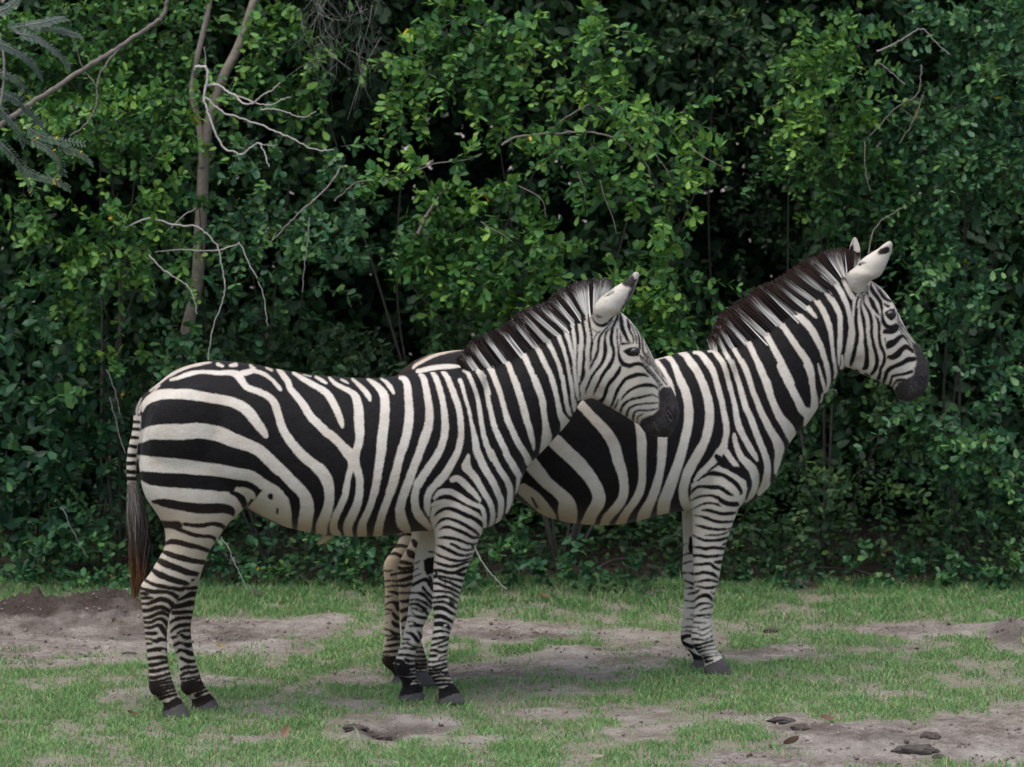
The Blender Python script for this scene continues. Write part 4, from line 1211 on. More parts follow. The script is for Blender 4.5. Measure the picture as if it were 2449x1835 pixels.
fx = np.arange(-3.0, 3.0001, 0.019); fy = np.arange(11.6, 18.8, 0.022)
gx = np.concatenate([[-300, -120, -60, -30, -15, -8, -5, -4, -3.4], fx, [3.4, 4, 5, 8, 15, 30, 60, 120, 300]])
gy = np.concatenate([[-200, -60, -20, -5, 2, 6, 9, 10.5, 11.2], fy, [19.2, 20, 21, 23, 26, 32, 45, 80, 160, 400]])
GX, GY = np.meshgrid(gx, gy)
X, Y = GX.ravel(), GY.ravel()
Z = ground_z(X, Y)
dm = np.maximum(dirt_mask(X, Y), smooth01(17.0, 17.4, Y))
Z = Z + dm * (0.030 * (fbm(X * 14, Y * 14, 41, 5) - 0.5) + 0.016 * np.abs(fbm(X * 40, Y * 40, 45, 3) - 0.5)) * (np.abs(X) < 4) * (Y < 20)
nx, ny = len(gx), len(gy)
ii = (np.arange(ny - 1)[:, None] * nx + np.arange(nx - 1)[None, :]).ravel()
Q = np.stack([ii, ii + 1, ii + nx + 1, ii + nx], 1)
me = mesh_np("ground", np.stack([X, Y, Z], 1), Q.ravel(), np.arange(len(Q)) * 4)
attr(me, "dirt", dm)
hum = np.zeros_like(X)
for px, py, rx, ry, w in [(120, 1462, 420, 52, .95), (900, 1752, 75, 20, .8), (1000, 1735, 90, 14, .5), (330, 1510, 60, 20, .5), (560, 1520, 70, 16, .5), (1230, 1520, 200, 10, .4), (1170, 1615, 120, 8, .4), (2160, 1770, 170, 14, .35), (1960, 1750, 60, 16, .5), (2420, 1530, 60, 26, .6), (1790, 1555, 60, 14, .5)]:
    e = ell(px, py, rx, ry)
    hum = np.maximum(hum, w * smooth01(1.3, 0.5, np.hypot((X - e[0]) / e[2], (Y - e[1]) / e[3]) + 1.1 * (fbm(X * 9, Y * 7, 77, 4) - 0.5)))
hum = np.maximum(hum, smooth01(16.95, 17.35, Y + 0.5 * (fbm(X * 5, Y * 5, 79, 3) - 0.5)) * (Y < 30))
attr(me, "humus", hum)
m, nt, b = new_mat("sandy_soil")
tc = node(nt, "ShaderNodeTexCoord").outputs["Object"]
n1 = noise(nt, 6, 6, 0.65, tc); n2 = noise(nt, 60, 5, 0.7, tc); n3 = noise(nt, 1.6, 4, 0.6, tc)
soil = mixc(nt, maprange(nt, n1, 0.36, 0.62), (0.24, 0.200, 0.170), (0.50, 0.45, 0.40))
soil = mixc(nt, maprange(nt, n2, 0.40, 0.72, 0.0, 0.6), soil, (0.10, 0.078, 0.062))
n4 = noise(nt, 22, 5, 0.7, tc)
soil = mixc(nt, maprange(nt, n4, 0.48, 0.62, 0.0, 0.55), soil, (0.14, 0.108, 0.088))
soil = mixc(nt, maprange(nt, n3, 0.45, 0.7, 0.0, 0.5), soil, (0.58, 0.54, 0.49))
turf = mixc(nt, maprange(nt, n2, 0.3, 0.7), (0.21, 0.215, 0.13), (0.38, 0.345, 0.275))
turf = mixc(nt, maprange(nt, n1, 0.4, 0.65, 0.0, 0.5), turf, (0.42, 0.37, 0.315))
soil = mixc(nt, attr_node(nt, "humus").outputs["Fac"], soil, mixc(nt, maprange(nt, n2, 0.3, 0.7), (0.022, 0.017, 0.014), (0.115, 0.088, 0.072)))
d = attr_node(nt, "dirt").outputs["Fac"]
col = mixc(nt, maprange(nt, mathn(nt, 'ADD', d, mathn(nt, 'MULTIPLY', mathn(nt, 'SUBTRACT', n2, 0.5), 0.5)), 0.0, 0.85), turf, soil)
nt.links.new(col, b.inputs["Base Color"]); b.inputs["Roughness"].default_value = 0.95; b.inputs["Specular IOR Level"].default_value = 0.15
bump(nt, b, mathn(nt, 'ADD', mathn(nt, 'ADD', n2, n1), mathn(nt, 'MULTIPLY', n4, 1.5)), 1.0, 0.03)
g = mesh_obj("ground", me, m); tag(g, kind="structure")

# ------------------------------------------------------------------ grass: nobody could count it
def grass_material():
    m, nt, b = new_mat("grass")
    t = attr_node(nt, "tone").outputs["Fac"]
    r = node(nt, "ShaderNodeValToRGB"); e = r.color_ramp.elements
    e[0].color = (0.05, 0.16, 0.045, 1); e[1].position = 1.0; e[1].color = (0.42, 0.36, 0.22, 1)
    for p, c in ((0.4, (0.135, 0.285, 0.09)), (0.82, (0.22, 0.39, 0.145)), (0.90, (0.24, 0.29, 0.12))):
        k = e.new(p); k.color = (*c, 1)
    nt.links.new(t, r.inputs[0]); nt.links.new(r.outputs[0], b.inputs["Base Color"])
    b.inputs["Roughness"].default_value = 0.6; b.inputs["Specular IOR Level"].default_value = 0.3
    tr = node(nt, "ShaderNodeBsdfTranslucent"); nt.links.new(r.outputs[0], tr.inputs[0])
    mx = node(nt, "ShaderNodeMixShader"); mx.inputs[0].default_value = 0.25
    nt.links.new(b.outputs[0], mx.inputs[1]); nt.links.new(tr.outputs[0], mx.inputs[2])
    nt.links.new(mx.outputs[0], nt.nodes["Material Output"].inputs[0])
    return m

N = 640000
y = 11.9 + 6.0 * rng.random(N); hw = 0.145 * y + 0.12
x = (rng.random(N) * 2 - 1) * hw
keep = rng.random(N) < (hw / hw.max())
dmk = dirt_mask(x, y)
clump = fbm(x * 9, y * 6, 51, 3); broad = fbm(x * 1.7, y * 1.3, 52, 3)
dens = (1 - smooth01(0.0, 0.68, dmk)) * smooth01(0.14, 0.74, clump) * (0.45 + 0.8 * smooth01(0.35, 0.6, broad)) + 0.10 * smooth01(0.45, 0.65, clump) * (dmk < 0.8)
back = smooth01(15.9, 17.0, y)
for hx_, hy_, hz_ in HP: dens = np.maximum(dens, 0.9 * np.exp(-((x - hx_) ** 2 + (y - hy_ + 0.03) ** 2) / (2 * 0.075 ** 2)))
dens = dens * smooth01(17.75, 17.3, y)
keep &= rng.random(N) < np.clip(dens, 0, 1)
x, y, clump, back, broad = x[keep], y[keep], clump[keep], back[keep], broad[keep]
M2 = 260000                                    # the lawn goes on beyond the picture's edges, thinner
x2 = rng.uniform(-5.5, 5.5, M2); y2 = rng.uniform(9.0, 17.5, M2)
out = (np.abs(x2) > 0.145 * y2 + 0.12) | (y2 < 11.9)
c2 = fbm(x2 * 9, y2 * 6, 51, 3); b2 = fbm(x2 * 1.7, y2 * 1.3, 52, 3)
k2 = out & (rng.random(M2) < smooth01(0.14, 0.74, c2) * (0.45 + 0.8 * smooth01(0.35, 0.6, b2)))
x = np.concatenate([x, x2[k2]]); y = np.concatenate([y, y2[k2]]); clump = np.concatenate([clump, c2[k2]]); broad = np.concatenate([broad, b2[k2]])
back = np.concatenate([back, smooth01(15.9, 17.0, y2[k2])])
n = len(x)
gz = ground_z(x, y)
h = (0.008 + 0.019 * rng.random(n) ** 1.8) * (0.5 + 0.9 * clump) * (1 + 0.55 * back)
h = np.where(rng.random(n) < 0.012, h * 2.3, h)
az = rng.random(n) * 2 * math.pi
lean = rng.normal(size=(n, 2)) * 0.6 * h[:, None]
w = (0.0014 + 0.0012 * rng.random(n))
dx, dy = np.cos(az) * w, np.sin(az) * w
Vv = np.empty((n, 5, 3))
Vv[:, 0] = np.stack([x - dx, y - dy, gz - 0.004], 1); Vv[:, 1] = np.stack([x + dx, y + dy, gz - 0.004], 1)
mx_, my_ = x + lean[:, 0] * 0.35, y + lean[:, 1] * 0.35
Vv[:, 2] = np.stack([mx_ + dx * 0.8, my_ + dy * 0.8, gz + h * 0.6], 1); Vv[:, 3] = np.stack([mx_ - dx * 0.8, my_ - dy * 0.8, gz + h * 0.6], 1)
Vv[:, 4] = np.stack([x + lean[:, 0], y + lean[:, 1], gz + h], 1)
bse = np.arange(n)[:, None] * 5
lp = np.concatenate([bse + np.array([[0, 1, 2, 3]]), bse + np.array([[3, 2, 4]])], 1).ravel()
st = (np.arange(n)[:, None] * 7 + np.array([[0, 4]])).ravel()
me = mesh_np("grass", Vv.reshape(-1, 3), lp, st)
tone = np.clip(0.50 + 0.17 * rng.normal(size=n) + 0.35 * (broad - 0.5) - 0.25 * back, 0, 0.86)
dry = rng.random(n) < 0.2
tone = np.where(dry, rng.uniform(0.88, 1.0, n), tone)
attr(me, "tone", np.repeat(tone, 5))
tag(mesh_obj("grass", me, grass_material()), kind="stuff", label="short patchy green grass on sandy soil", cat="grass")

# ------------------------------------------------------------------ crumbs of soil, clods, bark, fallen leaves
def lump_template():
    bm = bmesh.new(); bmesh.ops.create_icosphere(bm, subdivisions=1, radius=1.0)
    v = np.array([p.co[:] for p in bm.verts]); f = np.array([[p.index for p in q.verts] for q in bm.faces]); bm.free()
    return v, f
LV, LF = lump_template()
n = 6000
x = rng.uniform(-2.9, 2.9, n * 6); y = rng.uniform(11.8, 17.2, n * 6)
k = (rng.random(n * 6) < dirt_mask(x, y) * (0.25 + fbm(x * 5, y * 5, 61, 3))); x, y = x[k][:n], y[k][:n]; n = len(x)
s = 0.0015 + 0.008 * rng.random(n) ** 5
VV = LV[None] * s[:, None, None] * rng.uniform(0.6, 1.4, (n, len(LV), 1)) * rng.uniform(0.7, 1.3, (n, 1, 3))
VV += np.stack([x, y, ground_z(x, y) + s * 0.3], 1)[:, None]
FF = (np.arange(n)[:, None, None] * len(LV) + LF[None]).reshape(-1, 3)
me = mesh_np("soil_crumbs", VV.reshape(-1, 3), FF.ravel(), np.arange(len(FF)) * 3)
m, nt, b = new_mat("soil_crumb"); tc = node(nt, "ShaderNodeTexCoord").outputs["Object"]
nt.links.new(mixc(nt, maprange(nt, noise(nt, 12, 2, 0.5, tc), 0.35, 0.65), (0.07, 0.052, 0.042), (0.25, 0.20, 0.17)), b.inputs["Base Color"]); b.inputs["Roughness"].default_value = 0.95
tag(mesh_obj("soil_crumbs", me, m), kind="stuff", label="loose crumbs of soil scattered over bare ground", cat="soil")

MAT_CLOD = bark_material("dark_clod", (0.022, 0.018, 0.016), (0.085, 0.065, 0.055))
def clod(name, px, py, sx, sy, sz, label, cat, seed, rot=0.0, mat=None):
    bm = bmesh.new(); bmesh.ops.create_icosphere(bm, subdivisions=4, radius=1.0)
    v = np.array([p.co[:] for p in bm.verts])
    r = 0.62 + 0.75 * fbm(v[:, 0] * 2.2 + seed, v[:, 1] * 2.2 + v[:, 2] * 2.7, seed, 4) + 0.22 * (fbm(v[:, 0] * 9 + seed, v[:, 1] * 9 - v[:, 2] * 8, seed + 3, 2) - 0.5)
    v = v * r[:, None] * np.array([sx, sy, sz])
    for p, c in zip(bm.verts, v): p.co = c
    me = bpy.data.meshes.new(name); bm.to_mesh(me); bm.free()
    me.polygons.foreach_set("use_smooth", np.ones(len(me.polygons), bool))
    c = on_ground(px, py); zg = float(ground_z(np.array([c[0]]), np.array([c[1]]))[0])
    o = mesh_obj(name, me, mat or MAT_CLOD); o.location = (c[0], c[1], zg + sz * 0.35); o.rotation_euler = (0, 0, rot)
    tag(o, label, cat)
    return o
clod("bark_chunk", 2190, 1800, .085, .045, .026, "largest dark ragged bark chunk on bare soil in the bottom right corner", "bark", 3, 0.1)
clod("bark_chunk", 2245, 1812, .028, .018, .012, "small bark flake right beside the largest bark chunk", "bark", 5, 0.8)
clod("bark_chunk", 1870, 1728, .055, .022, .014, "low dark bark strip at the upper edge of the bare soil, lower right", "bark", 8, 0.0)
clod("soil_clod", 1912, 1748, .030, .022, .018, "rounded grey soil clod just below the dark bark strip", "clod", 12)
clod("soil_clod", 2228, 1770, .040, .025, .018, "soil clod above and right of the largest bark chunk", "clod", 14)
clod("soil_clod", 2420, 1494, .024, .02, .02, "dark soil clod on bare ground near the right edge", "clod", 15)
clod("soil_clod", 1918, 1408, .045, .03, .035, "blackish clod at the hedge foot behind the farther zebra's forelegs", "clod", 18)
clod("soil_clod", 612, 1430, .035, .028, .026, "blackish clod in grass below the nearer zebra's belly", "clod", 19)
clod("soil_clod", 1845, 1510, .035, .03, .014, "dark flat clod in grass right of the farther zebra's forelegs", "clod", 23)
clod("soil_clod", 850, 1757, .045, .03, .018, "dark crumbly clod at left end of the dug hollow", "clod", 25)
clod("soil_clod", 915, 1762, .035, .025, .016, "smaller dark clod inside the dug hollow", "clod", 27)
clod("soil_clod", 310, 1565, .03, .02, .012, "flat dark clod on bare ground left of the nearer zebra's hind legs", "clod", 29)
clod("soil_clod", 1700, 1560, .035, .03, .02, "grey clod just right of the farther zebra's front hoof", "clod", 33)

def litter_leaf(px, py, L, W, rz, tilt, label, colr):
    m, nt, b = new_mat("dry_leaf"); b.inputs["Base Color"].default_value = (*[c * 0.6 for c in colr], 1); b.inputs["Roughness"].default_value = 0.8
    V, F = [], []
    for i in range(9):
        t = i / 8; w = W * math.sin(math.pi * (0.06 + 0.9 * t)) ** 0.8; zc = 0.15 * L * (t - 0.5) ** 2 * 4
        for s_ in (-1, 0, 1): V.append((L * (t - .5), s_ * w * 0.5, zc + abs(s_) * w * 0.28))
    for i in range(8):
        for j in range(2): F.append((i * 3 + j, i * 3 + 3 + j, i * 3 + 4 + j, i * 3 + 1 + j))
    me = bpy.data.meshes.new("fallen_leaf"); me.from_pydata(V, [], F); me.update()
    o = mesh_obj("fallen_leaf", me, m)
    c = on_ground(px, py); zg = float(ground_z(np.array([c[0]]), np.array([c[1]]))[0])
    o.location = (c[0], c[1], zg + 0.012 + abs(math.sin(tilt)) * L * 0.45); o.rotation_euler = (0.5, tilt, rz)
    tag(o, label, "leaf", "dry leaves fallen on the ground")
litter_leaf(683, 1768, .055, .03, 0.9, -0.9, "tan dry leaf standing on edge left of the dug hollow", (.30, .17, .11))
litter_leaf(1892, 1798, .075, .04, 2.4, 0.5, "tan curled dry leaf on bare soil, lower right", (.28, .16, .11))
litter_leaf(1977, 1729, .055, .035, 0.2, 0.15, "brown dry leaf just right of the low dark bark strip, lower right", (.20, .11, .07))
litter_leaf(316, 1722, .05, .022, 0.5, 0.35, "reddish dry leaf in grass left of the nearer zebra's hind hooves", (.17, .08, .05))
litter_leaf(1300, 1437, .06, .035, 0.5, 0.2, "orange dry leaf in the grass between the two zebras", (.26, .15, .07))
litter_leaf(527, 1555, .035, .03, 0.5, 0.2, "yellow dry leaf behind the nearer zebra's hind legs", (.38, .29, .09))
litter_leaf(1425, 1822, .06, .02, 0.1, 0.05, "pale straw coloured leaf at the bottom edge", (.42, .36, .26))
# ------------------------------------------------------------------ hedge: every shrub its own thing, leaves on twigs
LT = np.array([(0, 0, 0), (.55, 0, -.05), (1, 0, -.02), (.30, .20, .03), (.74, .28, .03), (.30, -.20, .03), (.74, -.28, .03)])
LLOOP = np.array([0, 1, 4, 3, 1, 2, 4, 0, 5, 6, 1, 1, 6, 2]); LST = np.array([0, 4, 7, 11])

def nrm(a): return a / (np.linalg.norm(a, axis=-1, keepdims=True) + 1e-9)

def leaves_mesh(name, P, D, Nn, size, tone, wid=1.0):
    S = np.cross(Nn, D)
    n = len(P)
    V = P[:, None] + size[:, None, None] * (LT[None, :, 0:1] * D[:, None] + LT[None, :, 1:2] * wid * S[:, None] + LT[None, :, 2:3] * Nn[:, None])
    lp = (np.arange(n)[:, None] * 7 + LLOOP[None]).ravel()
    st = (np.arange(n)[:, None] * 14 + LST[None]).ravel()
    me = mesh_np(name, V.reshape(-1, 3), lp, st)
    attr(me, "tone", np.repeat(tone, 7))
    return me

def grow(lobes, lai, leaf, droop=0.25, tone0=0.42, tvar=0.12, twig_len=(0.14, 0.42), nodes=9, up=0.9, gaps=0.405):
    """lobes: (px, py, depth, rx, ry, rz, tone shift). returns leaf arrays and twig polylines"""
    TP, TL, P, D, Nn, T, SZ = [], [], [], [], [], [], []
    for lb in lobes:
        c = at(lb[0], lb[1], lb[2]); r = np.array(lb[3:6]); ts = lb[6] if len(lb) > 6 else 0.0
        k = max(3, int(1.3 * lai * math.pi * r[0] * r[2] / (0.36 * leaf * leaf) / (nodes * 2)))
        u = nrm(rng.normal(size=(k, 3))); u[:, 1] = -np.abs(u[:, 1]) * np.where(rng.random(k) < 0.72, 1, -1)
        rho = rng.random(k) ** 0.45
        p0 = c + u * r * rho[:, None] * 0.82
        if gaps:
            g = fbm(p0[:, 0] * 3.1 + 0.6 * p0[:, 1] + 50, p0[:, 2] * 3.1 + 0.5 * p0[:, 1] + 20, 91, 2)
            kk = g > gaps + 0.05 * rng.normal(size=k)
            if kk.sum() < 3: kk[:3] = True
            u, p0 = u[kk], p0[kk]; k = len(p0)
        t0 = nrm(u * 0.7 + rng.normal(size=(k, 3)) * 0.55 + np.array([0, -0.2, -droop]))
        ln = rng.uniform(*twig_len, k) * min(1.0, 2.6 * min(r[0], r[2]) + 0.25)
        s = np.linspace(0, 1, nodes + 1)
        curv = rng.normal(size=(k, 3)) * 0.18 + np.array([0, 0, -0.28 * droop / 0.25 * 0.6])
        path = p0[:, None] + t0[:, None] * (ln[:, None] * s)[..., None] + curv[:, None] * (ln[:, None] * s * s)[..., None]
        path[..., 2] = np.maximum(path[..., 2], 0.02)
        TP.append(path); TL.append(ln)
        tan = nrm(np.gradient(path, axis=1))[:, 1:]
        pts = path[:, 1:]
        ph = rng.random((k, 1)) * 6.28 + np.arange(nodes)[None] * 1.9
        ref = nrm(np.cross(tan, np.array([0.2, 0.1, 1.0]))); ref2 = np.cross(tan, ref)
        tw_tone = ts + rng.normal(size=(k, 1)) * tvar * 0.8
        for side in (0, 1):
            a = ph + side * math.pi * rng.uniform(0.7, 1.3, (k, nodes))
            rad = np.cos(a)[..., None] * ref + np.sin(a)[..., None] * ref2
            d = nrm(tan * 0.55 + rad * 0.85 + rng.normal(size=(k, nodes, 3)) * 0.3)
            nn = nrm(np.array([0, -0.25, up]) + rng.normal(size=(k, nodes, 3)) * 0.55)
            nn = nrm(nn - (nn * d).sum(-1, keepdims=True) * d)
            sz = leaf * rng.uniform(0.55, 1.2, (k, nodes)) * (1.0 - 0.25 * s[1:])[None]
            tn = tone0 + tw_tone + rng.normal(size=(k, nodes)) * tvar + 0.10 * (s[1:] - 0.5)[None]
            P.append(pts.reshape(-1, 3)); D.append(d.reshape(-1, 3)); Nn.append(nn.reshape(-1, 3)); T.append(tn.ravel()); SZ.append(sz.ravel())
    return TP, np.vstack(P), np.vstack(D), np.vstack(Nn), np.concatenate(T), np.concatenate(SZ)

def twig_tubes(q, TP, r0=0.0022):
    for path in TP:
        k, m, _ = path.shape
        sub = path[:, ::3]
        mm = sub.shape[1]
        R = r0 * np.linspace(1, 0.35, mm)
        ph = np.array([0, 2.1, 4.2])
        off = np.stack([np.cos(ph), np.sin(ph) * 0.6, np.sin(ph)], 1)
        V = sub[:, :, None, :] + R[None, :, None, None] * off[None, None]
        idx = np.arange(k * mm * 3).reshape(k, mm, 3)
        Q = np.stack([idx[:, :-1], np.roll(idx, -1, 2)[:, :-1], np.roll(idx, -1, 2)[:, 1:], idx[:, 1:]], -1).reshape(-1, 4)
        q.add(V.reshape(-1, 3), Q)

GREEN_MID = leaf_material("leaf_green", (0.012, 0.046, 0.016), (0.046, 0.155, 0.036), (0.185, 0.340, 0.052))
GREEN_BLUE = leaf_material("leaf_blue_green", (0.013, 0.046, 0.025), (0.040, 0.130, 0.056), (0.135, 0.280, 0.075), 0.36)
GREEN_SHADE = leaf_material("leaf_shaded", (0.008, 0.026, 0.010), (0.026, 0.070, 0.028), (0.085, 0.165, 0.040))  # darker copy of the leaf green, hedge shade put into the colour
BARK = bark_material("grey_bark", (0.030, 0.026, 0.020), (0.075, 0.065, 0.052))
BARK_PALE = bark_material("pale_bark", (0.14, 0.12, 0.095), (0.26, 0.225, 0.185))
BARK_MID = bark_material("mid_bark", (0.09, 0.078, 0.065), (0.19, 0.165, 0.14))
WOOD_DEAD = bark_material("bleached_wood", (0.27, 0.245, 0.23), (0.46, 0.43, 0.41))
WOOD_GREY = bark_material("weathered_wood", (0.15, 0.125, 0.125), (0.30, 0.26, 0.255))

def shrub(name, label, cat, lobes, mat, leaf=0.05, lai=3.2, tone=0.42, droop=0.25, group=None, base=None, tvar=0.155, limbs=True):
    b = base or (sum(l[0] for l in lobes) / len(lobes), max(l[2] for l in lobes) + 0.25)
    p = at(b[0], 900, b[1]); p[2] = 0.0
    p[2] = float(ground_z(np.array([p[0]]), np.array([p[1]]))[0]) - 0.01
    root = empty(name, p)
    tag(root, label, cat, group)
    leaf = leaf * 1.18
    TP, P, D, Nn, T, SZ = grow(lobes, lai, leaf, droop, tone, tvar)
    me = leaves_mesh("foliage", P - p, D, Nn, SZ, np.clip(T, 0.0, 0.93) + (rng.random(len(T)) < 0.0025) * 0.5)
    mesh_obj("foliage", me, mat, root)
    q = Quads()
    twig_tubes(q, [t - p for t in TP])
    if limbs:
        for l in lobes[1::3]:
            c = at(l[0], l[1], l[2]) + np.array([0, 0.12, -0.3 * l[5]]) - p
            s = np.array([0.0, 0.0, -0.03])
            mid = s + (c - s) * 0.5 + np.array([rng.normal() * 0.12, 0.10, rng.normal() * 0.06 + 0.06])
            C = catmull([s, mid, c], 8)
            q.tube(C, np.linspace(0.009, 0.003, len(C)), 6)
    mesh_obj("stem", q.mesh("stem"), BARK, root)
    return root

HG = "shrubs of the hedge behind the zebras"
shrub("shrub", "dark shrub with long leaves at the left edge, left of the banded tail", "shrub",
      [(50, 720, 17.5, .30, .25, .25), (140, 900, 17.7, .28, .25, .25, -.1), (40, 1000, 17.5, .28, .25, .25), (210, 1080, 17.9, .26, .2, .2, -.15), (90, 1180, 17.7, .30, .25, .2, -.15),
       (230, 940, 17.8, .22, .2, .2, -.1), (270, 1180, 17.9, .2, .2, .2, -.15)], GREEN_BLUE, .075, 3.0, .34, .45, HG)
shrub("shrub", "low bright shrub behind the dirt bank, left of the hanging tail tuft", "shrub",
      [(120, 1330, 17.5, .22, .2, .12), (230, 1370, 17.4, .22, .18, .12, .1), (60, 1390, 17.5, .18, .18, .08), (200, 1270, 17.6, .2, .2, .12), (290, 1400, 17.4, .12, .14, .08)], GREEN_BLUE, .05, 2.6, .45, .1, HG)
shrub("shrub", "leafy bright shrub under the long grey dead branch, upper left", "shrub",
      [(190, 300, 17.4, .26, .22, .16, .05), (330, 280, 17.4, .28, .22, .18, .1), (300, 400, 17.3, .28, .22, .18, .08), (160, 480, 17.3, .28, .22, .16), (390, 480, 17.4, .22, .2, .16, .05),
       (330, 590, 17.3, .28, .22, .18, .02), (170, 620, 17.3, .26, .2, .14), (250, 720, 17.4, .26, .2, .14, .08), (300, 840, 17.5, .16, .16, .12, .1), (400, 700, 17.6, .2, .2, .2)], GREEN_MID, .052, 3.6, .46, .25, HG)
shrub("shrub", "dense green shrub in the top left corner above the dead branch", "shrub",
      [(60, 80, 18.1, .32, .3, .26), (220, 40, 18.0, .32, .3, .26), (400, 60, 18.0, .3, .3, .26), (420, 230, 18.0, .25, .25, .25), (230, 180, 18.0, .25, .25, .2, -.05), (90, 220, 18.0, .25, .25, .2)], GREEN_MID, .05, 3.4, .42, .25, HG)
shrub("shrub", "bushy shrub beside the pale double trunk, behind the bleached branch", "shrub",
      [(620, 330, 17.5, .24, .2, .16), (690, 400, 17.3, .28, .2, .16, .04), (790, 390, 17.2, .22, .2, .14, .1), (770, 500, 17.3, .28, .2, .18), (570, 500, 17.5, .24, .2, .16), (640, 590, 17.6, .26, .2, .16, -.05),
       (830, 600, 17.5, .25, .2, .2), (720, 680, 17.8, .28, .2, .2, -.1), (590, 720, 17.8, .24, .2, .2, -.05), (900, 500, 17.3, .2, .2, .14), (445, 790, 17.45, .16, .1, .16), (440, 880, 17.45, .16, .1, .14), (490, 720, 17.5, .10, .08, .10), (470, 470, 17.5, .08, .06, .06)], GREEN_BLUE, .05, 3.6, .47, .3, HG)
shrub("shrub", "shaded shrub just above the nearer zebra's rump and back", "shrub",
      [(450, 800, 17.9, .28, .2, .2, -.1), (580, 840, 17.9, .3, .2, .18), (700, 830, 17.9, .28, .2, .16), (820, 800, 17.9, .3, .2, .2, -.05), (950, 790, 17.7, .28, .2, .2, .02), (420, 900, 18.0, .25, .2, .2, -.1), (1050, 740, 17.6, .22, .2, .16, .05)], GREEN_SHADE, .048, 3.2, .45, .25, HG)
shrub("shrub", "hanging bright shrub at the top centre with drooping leafy strands", "shrub",
      [(640, 80, 17.8, .22, .2, .25), (760, 180, 17.7, .2, .2, .2, -.05), (930, 60, 17.4, .22, .2, .2, .08), (950, 170, 17.3, .12, .12, .22, .12), (965, 270, 17.3, .07, .08, .12, .12), (1080, 60, 17.5, .28, .2, .2), (1200, 110, 17.4, .28, .2, .2, .04),
       (1180, 220, 17.4, .2, .16, .12, .04), (1250, 260, 17.3, .07, .08, .14, .12), (1340, 60, 17.3, .26, .2, .2, .06), (1430, 110, 17.2, .24, .2, .18, .12), (1400, 190, 17.2, .18, .15, .1, .1), (1330, 160, 17.3, .2, .2, .12)], GREEN_MID, .054, 3.4, .46, .6, HG)
arching = shrub("shrub", "large arching bright shrub between the two zebras' heads", "shrub",
      [(1470, 310, 16.9, .22, .2, .12, .08), (1560, 290, 16.8, .2, .2, .14, .12), (1380, 380, 16.9, .2, .18, .12, .0), (1500, 400, 16.8, .24, .22, .16, .05), (1610, 400, 16.8, .15, .18, .16, .12), (1430, 450, 17.0, .12, .14, .1), (1560, 520, 16.8, .26, .22, .18, .08),
       (1640, 560, 16.8, .12, .16, .2, .12), (1420, 600, 17.0, .26, .22, .16, .04), (1270, 590, 17.1, .28, .22, .16), (1200, 510, 17.2, .22, .2, .12), (1100, 470, 17.2, .22, .18, .10, .1), (1050, 560, 17.3, .24, .2, .16), (960, 640, 17.4, .24, .2, .16), (870, 432, 16.9, .10, .06, .05, .1), (940, 424, 16.9, .12, .06, .05, .12), (1010, 402, 16.9, .12, .06, .05, .12), (1090, 386, 16.9, .10, .06, .05, .1), (1660, 330, 16.8, .08, .1, .1, .14), (1690, 400, 16.8, .07, .08, .05, .14),
       (1130, 650, 17.2, .28, .2, .16, .04), (1500, 680, 16.9, .28, .22, .18, .06), (1620, 700, 16.9, .22, .2, .2, .06), (1320, 700, 17.1, .28, .2, .16), (1560, 800, 16.9, .25, .2, .14, .04)], GREEN_MID, .054, 3.6, .46, .35, HG)
shrub("shrub", "dim sparse shrub in the dark recess above the farther zebra's mane", "shrub",
      [(1760, 260, 19.2, .3, .2, .28, -.1), (1710, 90, 18.5, .25, .2, .2), (1840, 430, 19.2, .25, .2, .22, -.08), (1780, 580, 19.4, .28, .2, .22, -.15), (1920, 600, 18.6, .22, .2, .18, -.1), (1720, 740, 19.0, .25, .2, .2, -.1), (1850, 80, 18.3, .25, .2, .2)], GREEN_SHADE, .045, 1.5, .40, .3, HG)
shrub("shrub", "yellow green vine-like shrub hanging left of the upper right trunks", "shrub",
      [(1980, 60, 17.6, .2, .18, .16, .1), (2010, 160, 17.5, .2, .18, .18, .12), (1970, 250, 17.4, .2, .16, .14, .14), (2020, 320, 17.5, .14, .14, .12, .1), (1900, 180, 17.8, .2, .2, .2), (2060, 420, 17.8, .2, .2, .2, -.05), (1980, 430, 17.8, .22, .2, .2, -.08), (1890, 330, 17.9, .2, .2, .2)], GREEN_MID, .05, 3.0, .44, .4, HG)
shrub("shrub", "tall blue green shrub filling the upper right corner", "shrub",
      [(2180, 60, 17.9, .3, .25, .25), (2330, 80, 17.8, .32, .25, .28, .05), (2430, 180, 17.7, .25, .25, .28), (2230, 220, 17.9, .3, .25, .25), (2360, 330, 17.7, .3, .25, .25, .05), (2150, 330, 18.0, .25, .22, .22, -.05), (2250, 430, 17.8, .3, .22, .22), (2430, 470, 17.6, .25, .22, .25, .05),
       (2190, 540, 17.8, .25, .2, .2), (2320, 560, 17.7, .28, .2, .2, .05)], GREEN_BLUE, .048, 3.6, .46, .25, HG)
shrub("shrub", "blue green shrub right of the farther zebra's muzzle", "shrub",
      [(2280, 680, 17.6, .28, .22, .22), (2400, 700, 17.5, .28, .22, .25, .05), (2270, 830, 17.5, .2, .2, .2, .05), (2390, 880, 17.5, .28, .22, .22), (2250, 960, 17.5, .22, .2, .2, .08), (2360, 1030, 17.5, .26, .2, .2), (2440, 1090, 17.3, .2, .2, .22, .1), (2300, 1160, 17.6, .24, .2, .18, -.05), (2430, 1230, 17.3, .18, .18, .16, .1)], GREEN_BLUE, .05, 3.4, .45, .2, HG)
